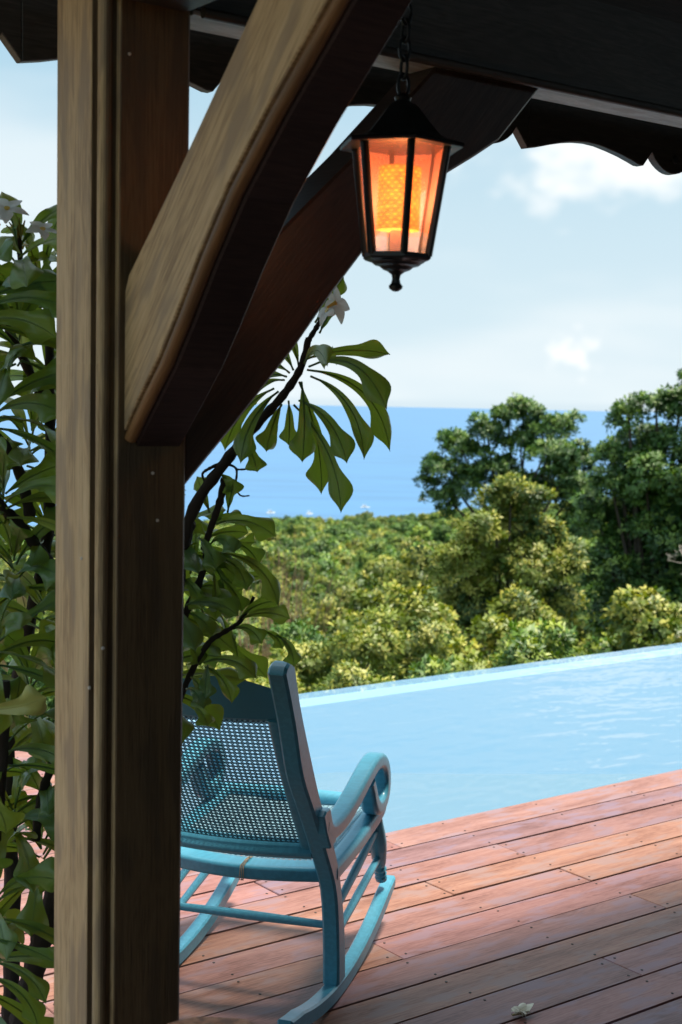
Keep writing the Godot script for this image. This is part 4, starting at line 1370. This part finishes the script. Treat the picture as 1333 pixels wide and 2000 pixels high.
	leaf(t, Vector3(-0.701, 0.486, -2.800), Vector3(-0.581, 0.410, -2.780), 0.050, 0.35, 0.60, 1)
	leaf(t, Vector3(-0.661, 0.543, -2.600), Vector3(-0.558, 0.440, -2.600), 0.050, 0.35, 0.60, 0)
	leaf(t, Vector3(-0.693, 1.861, -2.850), Vector3(-0.589, 1.888, -2.900), 0.060, 0.10, 0.40, 1)
	flower(t, Vector3(-0.648, 1.999, -2.720), Vector3(0.10, 0.70, 0.60), 0.044)
	flower(t, Vector3(-0.672, 1.985, -2.720), Vector3(-0.30, 0.70, 0.50), 0.042)
	flower(t, Vector3(-0.597, 1.971, -2.800), Vector3(0.20, 0.70, 0.50), 0.036)
	flower(t, Vector3(-0.663, 1.953, -2.920), Vector3(0.20, 0.80, 0.30), 0.020)
	bud(t, Vector3(-0.668, 1.958, -2.900), Vector3(-0.688, 1.987, -2.880))
	bud(t, Vector3(-0.666, 1.963, -2.900), Vector3(-0.675, 1.999, -2.880))
	bud(t, Vector3(-0.664, 1.965, -2.900), Vector3(-0.662, 2.003, -2.880))
	bud(t, Vector3(-0.663, 1.963, -2.900), Vector3(-0.650, 1.997, -2.880))
	bud(t, Vector3(-0.665, 1.959, -2.900), Vector3(-0.682, 1.993, -2.880))

# ------------------------------------------------------------------ trees
func crown(sd: int, lobes: Array, dens: float, leaf_len: float, cols: Array, per := 12, droop := 0.3, wide := 0.42) -> ArrayMesh:
	var r := RandomNumberGenerator.new()
	r.seed = sd
	var v := PackedVector3Array()
	var n := PackedVector3Array()
	var c := PackedColorArray()
	var subs := []
	for lb in lobes:
		subs.append([lb[0], lb[1] * 0.72, r.randf(), lb[0]])
		for k in 6:
			var d := Vector3(r.randfn(), r.randfn() * 0.8 + 0.15, r.randfn()).normalized()
			subs.append([lb[0] + d * lb[1] * r.randf_range(0.55, 1.0), lb[1] * r.randf_range(0.28, 0.5), r.randf(), lb[0]])
	for lb in subs:
		var rad: float = lb[1]
		var cen: Vector3 = lb[0]
		var cnt := maxi(2, int(dens * 4.0 * PI * rad * rad * 0.62))
		for k in cnt:
			var d := Vector3(r.randfn(), r.randfn(), r.randfn()).normalized()
			if d.y < -0.15 and r.randf() < 0.8: d.y = -d.y
			var p := cen + d * rad * (0.62 + 0.45 * sqrt(r.randf())) * Vector3(1.1, 0.8, 1.1)
			var tone := clampf(0.35 * r.randf() + 0.95 * lb[2] - 0.15, 0, 1)
			var cl: Color = cols[0].lerp(cols[1], tone)
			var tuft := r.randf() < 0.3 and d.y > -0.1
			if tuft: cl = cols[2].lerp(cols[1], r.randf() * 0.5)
			var ax := (d * 0.8 + Vector3.UP * 0.7 + Vector3(r.randfn(), r.randfn(), r.randfn()) * 0.25).normalized()
			var s1 := ax.cross(Vector3(r.randfn(), 0.3, r.randfn())).normalized()
			var s3 := ax.cross(s1)
			for q in per:
				var l := leaf_len * r.randf_range(0.65, 1.25)
				var ang := q * 2.4 + r.randf() * 0.8
				var open := r.randf_range(0.35, 1.5)
				var dir := ((s1 * cos(ang) + s3 * sin(ang)) * sin(open) + ax * cos(open) + Vector3.DOWN * droop * r.randf()).normalized()
				var b := p + ax * leaf_len * r.randf_range(-0.7, 0.5) + dir * leaf_len * r.randf_range(0.0, 0.45)
				var sd2 := dir.cross(ax + Vector3(r.randfn(), r.randfn(), r.randfn()) * 0.35).normalized() * l * wide * 0.5
				var mid := b + dir * l * 0.45 + Vector3.DOWN * l * 0.03
				var tip := b + dir * l + Vector3.DOWN * l * 0.12
				for s in [1.0, -1.0]:
					var m: Vector3 = mid + sd2 * s
					var nm: Vector3 = (tip - b).cross(m - b).normalized()
					if nm.dot(ax) < 0.0: nm = -nm
					if (tip - b).cross(m - b).dot(nm) > 0.0: v.append_array([b, m, tip])
					else: v.append_array([b, tip, m])
					var ns: Vector3 = (nm * 0.4 + ax * 0.25 + (p - lb[3]).normalized() * 0.45).normalized()
					n.append_array([ns, ns, ns])
					var cc := cl * r.randf_range(0.82, 1.18)
					c.append_array([cc, cc, cc])
	var arr := []
	arr.resize(Mesh.ARRAY_MAX)
	arr[Mesh.ARRAY_VERTEX] = v
	arr[Mesh.ARRAY_NORMAL] = n
	arr[Mesh.ARRAY_COLOR] = c
	var m := ArrayMesh.new()
	m.add_surface_from_arrays(Mesh.PRIMITIVE_TRIANGLES, arr)
	return m

func limbs(sd: int, lobes: Array, base_r: float, fork: float) -> ArrayMesh:
	var r := RandomNumberGenerator.new()
	r.seed = sd
	var mb := MB.new()
	var low := 1e9
	var mean := Vector3.ZERO
	for lb in lobes:
		low = minf(low, lb[0].y)
		mean += lb[0] / lobes.size()
	var fk := Vector3(mean.x * 0.5, low * fork, mean.z * 0.5)
	mb.sweep(smooth_curve([Vector3(0, -0.3, 0), Vector3(0.1, fk.y * 0.5, 0.05), fk, fk.lerp(mean, 0.6)], 5), MB.circle(1.0, 8), Vector3.ZERO, PackedFloat32Array(range(16).map(func(i): return base_r * (1.0 - 0.055 * i))))
	for lb in lobes:
		var t0 := fk.lerp(mean, r.randf_range(0.0, 0.5))
		var to: Vector3 = lb[0] + Vector3(0, lb[1] * 0.3, 0)
		var bend: Vector3 = t0.lerp(to, 0.5) + Vector3(r.randfn(), r.randfn(), r.randfn()) * lb[1] * 0.25 - Vector3(0, lb[1] * 0.3, 0)
		mb.sweep(smooth_curve([t0, bend, to], 5), MB.circle(1.0, 6), Vector3.ZERO, PackedFloat32Array(range(11).map(func(i): return base_r * 0.42 * (1.0 - 0.08 * i))))
	return mb.mesh()

func tree(called: String, label: String, cat: String, at: Vector3, cr: Mesh, tr: Mesh, sc := 1.0, turn := 0.0, group := "", wood: Material = null) -> Node3D:
	var t := thing(called, label, cat, at, turn, group)
	t.scale = Vector3.ONE * sc
	part("trunk", tr, wood if wood else M.bark, t)
	part("crown", cr, M.foliage, t)
	return t

func bush_lobes(sd: int, w: float, h: float, k: int) -> Array:
	var r := RandomNumberGenerator.new()
	r.seed = sd
	var out := [[Vector3(0, h - 0.42, 0), 0.42]]
	for i in k:
		var f := (i + 0.5) / k
		var a := i * 2.39996 + r.randf()
		var y := lerpf(0.5, h - 0.55, pow(f, 0.8))
		var spread := w * 0.5 * sqrt(maxf(0.05, 1.0 - pow((y - h * 0.35) / (h * 0.68), 2.0)))
		out.append([Vector3(cos(a) * spread * r.randf_range(0.6, 1.1), y, sin(a) * spread * r.randf_range(0.6, 1.1)), r.randf_range(0.26, 0.46)])
	return out

func trees() -> void:
	var dark := [Color(0.026, 0.084, 0.024), Color(0.090, 0.20, 0.040), Color(0.20, 0.31, 0.055)]
	var midg := [Color(0.028, 0.092, 0.018), Color(0.14, 0.255, 0.034), Color(0.33, 0.40, 0.055)]
	var yell := [Color(0.034, 0.095, 0.016), Color(0.22, 0.28, 0.036), Color(0.46, 0.44, 0.09)]
	var lobes_a := [[Vector3(-2.30, 9.84, -0.44), 0.69], [Vector3(-1.69, 10.59, -0.62), 0.65], [Vector3(-0.89, 11.06, -0.16), 0.65], [Vector3(-0.17, 11.68, -0.49), 0.59], [Vector3(0.53, 11.81, -0.51), 0.49], [Vector3(1.39, 11.27, -0.17), 0.72], [Vector3(0.96, 10.48, 0.79), 0.79], [Vector3(1.88, 10.25, 0.50), 0.69], [Vector3(2.03, 9.35, 0.50), 0.79], [Vector3(-0.69, 9.87, -0.48), 0.72], [Vector3(0.17, 9.48, 0.07), 0.85], [Vector3(-1.42, 9.45, -0.35), 0.65], [Vector3(-2.14, 8.94, -0.41), 0.52], [Vector3(1.21, 9.17, -0.80), 0.85], [Vector3(0.26, 10.79, -0.45), 0.65], [Vector3(2.14, 8.37, 0.77), 0.75]]
	var lobes_b := [[Vector3(-0.25, 9.62, 0.33), 0.41], [Vector3(0.29, 9.74, 0.32), 0.44], [Vector3(-0.82, 9.42, 0.27), 0.37], [Vector3(-0.44, 8.91, -0.39), 0.52], [Vector3(-0.94, 8.62, -0.18), 0.39], [Vector3(0.18, 8.86, 0.18), 0.60], [Vector3(-1.13, 7.89, 0.24), 0.44], [Vector3(-0.46, 7.92, 0.56), 0.65], [Vector3(0.42, 7.94, 0.70), 0.76], [Vector3(-0.97, 6.93, -0.65), 0.65], [Vector3(-0.04, 7.00, 0.19), 0.76], [Vector3(1.04, 8.72, 0.34), 0.82], [Vector3(1.20, 7.41, 0.01), 0.87], [Vector3(-1.36, 7.30, -0.34), 0.44], [Vector3(0.27, 5.96, -0.06), 0.87], [Vector3(-0.77, 5.94, -0.65), 0.65], [Vector3(1.45, 9.27, 0.68), 0.65], [Vector3(0.49, 10.23, 0.21), 0.24], [Vector3(1.26, 6.09, 0.11), 0.98], [Vector3(-0.39, 6.16, -0.39), 0.82], [Vector3(0.08, 5.29, 0.91), 0.93], [Vector3(-0.80, 5.16, 0.13), 0.76], [Vector3(0.68, 6.74, 0.80), 0.87], [Vector3(-1.16, 6.15, 0.55), 0.65], [Vector3(-0.58, 8.41, 0.01), 0.60], [Vector3(-0.00, 7.49, -0.16), 0.76], [Vector3(0.86, 7.84, 0.19), 0.82]]
	var lobes_y := [[Vector3(-0.01, 6.89, -0.05), 0.32], [Vector3(0.32, 6.68, -0.31), 0.38], [Vector3(-0.34, 6.57, -0.18), 0.38], [Vector3(-0.65, 6.08, 0.31), 0.42], [Vector3(-0.04, 6.05, -0.57), 0.52], [Vector3(0.68, 5.97, -0.51), 0.47], [Vector3(-0.87, 5.41, 0.15), 0.49], [Vector3(-0.25, 5.33, -0.30), 0.57], [Vector3(0.42, 5.25, 0.05), 0.57], [Vector3(1.08, 5.45, -0.03), 0.43], [Vector3(-0.52, 4.65, -0.21), 0.57], [Vector3(0.25, 4.47, 0.73), 0.61], [Vector3(1.01, 4.68, -0.41), 0.57], [Vector3(-0.99, 4.59, -0.09), 0.45]]
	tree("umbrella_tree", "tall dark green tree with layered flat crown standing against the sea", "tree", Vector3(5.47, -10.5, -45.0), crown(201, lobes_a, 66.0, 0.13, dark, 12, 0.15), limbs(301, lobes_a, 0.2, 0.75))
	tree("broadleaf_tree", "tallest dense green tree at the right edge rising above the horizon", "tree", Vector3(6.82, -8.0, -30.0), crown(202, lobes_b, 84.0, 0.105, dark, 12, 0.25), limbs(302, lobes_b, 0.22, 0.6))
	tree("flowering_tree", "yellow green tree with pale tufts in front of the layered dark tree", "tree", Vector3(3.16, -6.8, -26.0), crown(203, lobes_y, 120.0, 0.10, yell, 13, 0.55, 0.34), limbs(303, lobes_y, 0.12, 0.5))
	# kinds of bush and tree that fill the slope
	var kinds := []
	for q in [[2.6, 3.0, 13, yell, 0.066, 190.0, 0.4], [2.4, 3.1, 12, midg, 0.066, 190.0, 0.3], [2.8, 2.9, 13, yell, 0.074, 160.0, 0.6], [2.5, 3.2, 12, dark, 0.066, 185.0, 0.2], [3.0, 2.8, 14, midg, 0.072, 160.0, 0.35]]:
		var i := kinds.size()
		var lb := bush_lobes(401 + i, q[0], q[1], q[2])
		kinds.append([crown(411 + i, lb, q[5], q[4], q[3], 12, q[6]), limbs(421 + i, lb, 0.07, 0.4), q[1] + 0.1])
	var coarse := []
	for q in [[2.6, 3.0, 13, yell], [2.4, 3.1, 12, midg], [2.8, 2.9, 13, yell], [2.5, 3.2, 12, dark], [3.0, 2.8, 14, midg]]:
		var i := coarse.size()
		var lb := bush_lobes(501 + i, q[0], q[1], q[2])
		coarse.append([crown(511 + i, lb, 100.0, 0.066, q[3], 12, 0.3, 0.6), limbs(521 + i, lb, 0.07, 0.4), q[1] + 0.1])
	var slope := [[13.0, 0.176], [16.0, 0.155], [20.0, 0.138], [25.0, 0.126], [32.0, 0.116], [40.0, 0.109], [52.0, 0.1035], [66.0, 0.099], [84.0, 0.0955], [105.0, 0.092], [200.0, 0.09]]
	var slope_left := [[13.0, 0.182], [16.0, 0.172], [20.0, 0.158], [25.0, 0.150], [32.0, 0.143], [40.0, 0.137], [52.0, 0.131], [66.0, 0.126], [84.0, 0.122], [105.0, 0.118], [200.0, 0.105]]
	var r := RandomNumberGenerator.new()
	r.seed = 5
	var sets := {}
	var looks := ["yellow green bush", "fresh green bush", "yellowish drooping bush", "dark green bush", "broad green bush"]
	for row in [13.0, 15.5, 18.5, 22.0, 26.0, 31.0, 37.0, 44.0, 53.0, 64.0, 77.0, 92.0, 110.0]:
		var half: float = row * 0.275 + 2.5
		var x := -half + r.randf()
		while x < half:
			var d: float = row * r.randf_range(0.93, 1.07)
			var top := 1.65 - lerpf(interp(slope_left, d), interp(slope, d), smoothstep(-0.01, 0.09, x / d)) * d - r.randf_range(-0.020, 0.018) * d
			if d < 20.0: top -= x * 0.035
			if x / d > 0.06 and x / d < 0.14 and d > 27.0: top -= 0.01 * d
			var g := ground(x, -d)
			var k := r.randi_range(0, 4)
			if x / d < 0.05 and k == 3 and r.randf() < 0.25: k = 0
			var kd: Array = kinds[k] if d < 21.0 else coarse[k]
			var sc: float = maxf(0.5, (top - g) / kd[2]) * (r.randf_range(0.78, 1.06) if d > 24.0 else 1.0)
			var px := x / d
			var place := "left of the timber post" if px < -0.15 else "behind the rocking chair" if px < -0.03 else "past the pool's middle" if px < 0.06 else "below the layered dark tree" if px < 0.17 else "near the tallest tree"
			var how := "by the pool" if d < 17.0 else "a little downhill" if d < 35.0 else "further downhill" if d < 70.0 else "far downhill"
			var o := tree("bush" if d < 30.0 else "hillside_tree", "", "bush" if d < 30.0 else "tree", Vector3(x, g, -d), kd[0], kd[1], sc, r.randf() * TAU)
			var key := "%s %s %s" % [looks[k], how, place]
			if not sets.has(key): sets[key] = []
			sets[key].append(o)
			x += sc * r.randf_range(1.6, 2.5) if d < 24.0 else sc * r.randf_range(1.5, 3.3)
	for key in sets:
		var list: Array = sets[key]
		list.sort_custom(func(p, q): return p.position.x / p.position.z > q.position.x / q.position.z)
		for i in list.size():
			var which: String = "" if list.size() == 1 else (["left hand ", "right hand "][i] if list.size() == 2 else ["leftmost ", "second ", "third ", "fourth ", "fifth "][mini(i, 4)])
			tag(list[i], which + key, "", "bushes and small trees on the slope beyond the pool")
	# the wood on the far hillside
	var fl := [[Vector3(0, 5.2, 0), 1.7], [Vector3(1.9, 4.2, 0.6), 1.6], [Vector3(-1.8, 4.4, -0.5), 1.7], [Vector3(0.4, 4.0, 2.0), 1.6], [Vector3(-0.5, 3.9, -1.9), 1.6], [Vector3(2.2, 2.6, -1.2), 1.5], [Vector3(-2.2, 2.5, 1.2), 1.5]]
	for kind in 3:
		var lob := []
		for q in fl: lob.append([q[0] + Vector3(r.randfn(), r.randfn() * 0.6, r.randfn()) * 0.5, q[1] * r.randf_range(0.8, 1.15)])
		var cm := crown(601 + kind, lob, 6.5, 0.36, [yell, dark, midg][kind], 9, 0.2, 0.65)
		var spots := []
		var d := 118.0
		while d < 800.0:
			var sp := 3.4 + d * 0.006
			var half := d * 0.30 + 15.0
			var x := -half + r.randf() * sp * 3.0
			while x < half:
				spots.append(Vector3(x + r.randf_range(-2, 2), 0, -(d + r.randf_range(-2.5, 2.5))))
				x += sp * 3.0 * r.randf_range(0.7, 1.3)
			d += sp * r.randf_range(0.8, 1.2)
		var mm := MultiMesh.new()
		mm.transform_format = MultiMesh.TRANSFORM_3D
		mm.use_colors = true
		mm.mesh = cm
		mm.instance_count = spots.size()
		for i in spots.size():
			var p: Vector3 = spots[i]
			p.y = ground(p.x, p.z) - 0.6
			var s := r.randf_range(0.36, 0.88) * (1.3 if r.randf() < 0.05 else 1.0)
			mm.set_instance_transform(i, Transform3D(Basis(Vector3.UP, r.randf() * TAU).scaled(Vector3(s, s * r.randf_range(0.8, 1.15), s)), p))
			var patch := 0.5 + 0.5 * gnoise.get_noise_2d(p.x * 4.0, p.z * 4.0)
			var tint := r.randf_range(0.8, 1.4)
			mm.set_instance_color(i, Color(tint * lerpf(0.8, 1.25, patch), tint * lerpf(0.9, 1.1, patch), tint))
		var o := MultiMeshInstance3D.new()
		o.name = numbered("hillside_forest")
		o.multimesh = mm
		o.material_override = M.foliage
		o.set_meta("kind", "stuff")
		o.set_meta("label", ["pale yellow green canopy of the far hillside wood", "dark green canopy of the far hillside wood", "light green canopy scattered through the far wood"][kind])
		add_child(o, true)
	# leafless grey branches at the right, and a stand of dry stalks behind the chair
	var bare := thing("bare_tree", "leafless pale grey tree with twisted branches at the right edge", "tree", Vector3(5.75, -4.2, -20.5))
	var mb := MB.new()
	twigs(mb, r, Vector3(0, -0.3, 0), Vector3(0.02, 1, 0).normalized(), 4.2, 0.035, 0)
	part("trunk", mb, M.greybark, bare)
	var reed := thing("dry_stalks", "clump of dry pinkish stalks beyond the plumeria leaves", "plant", Vector3(-1.25, ground(-1.25, -24.0), -24.0))
	mb = MB.new()
	for i in 150:
		var b := Vector3(r.randfn() * 0.4, 0, r.randfn() * 0.4)
		var hh := r.randf_range(3.2, 5.6)
		var lean := Vector3(r.randfn() * 0.5, 0, r.randfn() * 0.5)
		mb.sweep(PackedVector3Array([b, b + Vector3(0, hh * 0.5, 0) + lean * 0.3, b + Vector3(0, hh, 0) + lean]), MB.circle(1.0, 4), Vector3.ZERO, PackedFloat32Array([0.010, 0.007, 0.002]), false)
	part("stalks", mb, mat(lin(0.36, 0.22, 0.14), 0.8), reed)

func twigs(mb: MB, r: RandomNumberGenerator, at: Vector3, dir: Vector3, length: float, rad: float, depth: int) -> void:
	var pts := PackedVector3Array([at])
	var sc := PackedFloat32Array([rad])
	var p := at
	var d := dir
	for i in 5:
		d = (d + Vector3(r.randfn(), r.randfn(), r.randfn()) * 0.22).normalized()
		p += d * length / 5.0
		pts.append(p)
		sc.append(rad * (1.0 - 0.11 * (i + 1)))
	mb.sweep(pts, MB.circle(1.0, 5), Vector3.ZERO, sc)
	if depth >= 5: return
	for k in (5 if depth == 0 else 3):
		var side := (Vector3(r.randfn(), r.randfn() * 0.5 + 0.15, r.randfn())).normalized()
		var from: Vector3 = pts[r.randi_range(3, 5)]
		twigs(mb, r, from, (d * 0.6 + side * 0.9).normalized(), length * r.randf_range(0.38, 0.58) * (0.75 if depth == 0 else 1.0), maxf(rad * 0.58, 0.004), depth + 1)

func small_things() -> void:
	# a rough wooden side table whose top edge shows at the foot of the post
	var st := thing("log_table", "rustic reddish log table top showing beside the foot of the post", "side table", Vector3(-0.170, 0.0, -1.965))
	var redw := mat(lin(0.33, 0.15, 0.09), 0.6, M.brace_red.albedo_texture)
	redw.albedo_texture = wood_tex(75, lin(0.42, 0.15, 0.07), lin(0.82, 0.36, 0.2), lin(0.88, 0.5, 0.32), lin(0.36, 0.17, 0.11), 0.8, 0.6)[0]
	redw.albedo_color = Color.WHITE
	redw.heightmap_enabled = false
	redw.uv1_scale = Vector3(4, 4, 1)
	var mb := MB.new()
	var pr := PackedVector2Array()
	for i in 28:
		var a := TAU * i / 28.0
		pr.append(Vector2(cos(a) * 0.078, sin(a) * 0.06) * (1.0 + 0.05 * sin(a * 3.0) + 0.03 * sin(a * 7.0 + 1.0)))
	var upx := Transform3D(Basis(Vector3(1, 0, 0), Vector3(0, 0, -1), Vector3(0, 1, 0)), Vector3.ZERO)
	mb.prism(pr, 0.68, 0.737, upx, 0.009, Vector2.ZERO, 0.0, true)
	part("top", mb, redw, st)
	mb = MB.new()
	mb.sweep(smooth_curve([Vector3(0, 0, 0), Vector3(0.008, 0.25, 0.01), Vector3(-0.006, 0.5, 0.0), Vector3(0, 0.68, 0)], 6), MB.circle(1.0, 12), Vector3.ZERO, PackedFloat32Array(range(19).map(func(i): return 0.05 - 0.012 * sin(PI * i / 18.0))))
	part("leg", mb, redw, st)
	# a flower that fell on the deck
	var ff := thing("fallen_flower", "small white plumeria flower lying on the deck boards", "flower", Vector3(0.518, 0.0, -3.68))
	var pm := mat(lin(0.72, 0.70, 0.58), 0.6)
	for k in 6:
		mb = MB.new()
		var a := k * 1.05 + 0.2
		var d := Vector3(cos(a), 0, sin(a))
		var e := Vector3(-sin(a), 0, cos(a))
		for i in 5:
			var f0 := i / 5.0
			var f1 := (i + 1) / 5.0
			var q := []
			for g in [[f0, -1], [f0, 1], [f1, 1], [f1, -1]]:
				var w: float = 0.012 * sin(PI * (0.12 + 0.85 * g[0]))
				q.append(d * 0.032 * g[0] + e * w * g[1] + Vector3(0.004 * k - 0.012, 0.004 + 0.026 * sin(g[0] * 2.4) * (0.5 + 0.5 * fmod(k * 0.37, 1.0)) + 0.004 * g[1], 0))
			mb.quad(q[0], q[1], q[2], q[3], Vector3.UP)
		part("petal", mb, pm, ff)
	mb = MB.new()
	mb.sweep(PackedVector3Array([Vector3(-0.03, 0.006, 0.008), Vector3(-0.016, 0.008, 0.003), Vector3(0, 0.01, 0)]), MB.circle(1.0, 7), Vector3.ZERO, PackedFloat32Array([0.003, 0.004, 0.006]))
	part("stalk", mb, mat(lin(0.35, 0.27, 0.14), 0.7), ff)
	# boats at anchor off the coast
	var hullm := mat(lin(0.82, 0.82, 0.8), 0.35)
	var glass := mat(lin(0.03, 0.05, 0.07), 0.1)
	for q in [[-74.0, -1480.0, 1.15, 0.5, "white motor boat moored nearest the plumeria leaves"], [-33.0, -1478.0, 1.1, 0.9, "white motor boat at anchor, second from the plumeria leaves"], [27.0, -1583.0, 1.15, 0.2, "white motor boat alone in the middle of the bay"], [99.0, -1716.0, 1.3, 0.7, "white motor boat beside the layered tree's branches"]]:
		var b := thing("motor_boat", q[4], "boat", Vector3(q[0], -120.0, q[1]), q[3], "boats anchored off the coast")
		b.scale = Vector3.ONE * q[2]
		mb = MB.new()
		var deck := PackedVector2Array([Vector2(-4.0, -1.3), Vector2(1.5, -1.4), Vector2(3.4, -0.8), Vector2(4.6, 0), Vector2(3.4, 0.8), Vector2(1.5, 1.4), Vector2(-4.0, 1.3)])
		mb.prism(deck, -0.3, 1.3, upx, 0.12)
		part("hull", mb, hullm, b)
		mb = MB.new()
		mb.box(Vector3(-0.6, 1.9, 0), Vector3(3.6, 1.2, 2.0), 0.25)
		part("cabin", mb, hullm, b)
		mb = MB.new()
		mb.box(Vector3(-0.6, 2.0, 0), Vector3(3.1, 0.5, 2.05), 0.02)
		part("window_band", mb, glass, b)
		mb = MB.new()
		mb.box(Vector3(-1.0, 3.1, 0), Vector3(2.8, 0.15, 2.2), 0.05)
		for s in [[-2.2, 1], [-2.2, -1], [0.2, 1], [0.2, -1]]: mb.tube(Vector3(s[0], 2.4, s[1] * 0.95), Vector3(s[0], 3.1, s[1] * 0.95), 0.05, 0.05, 6)
		part("canopy", mb, hullm, b)
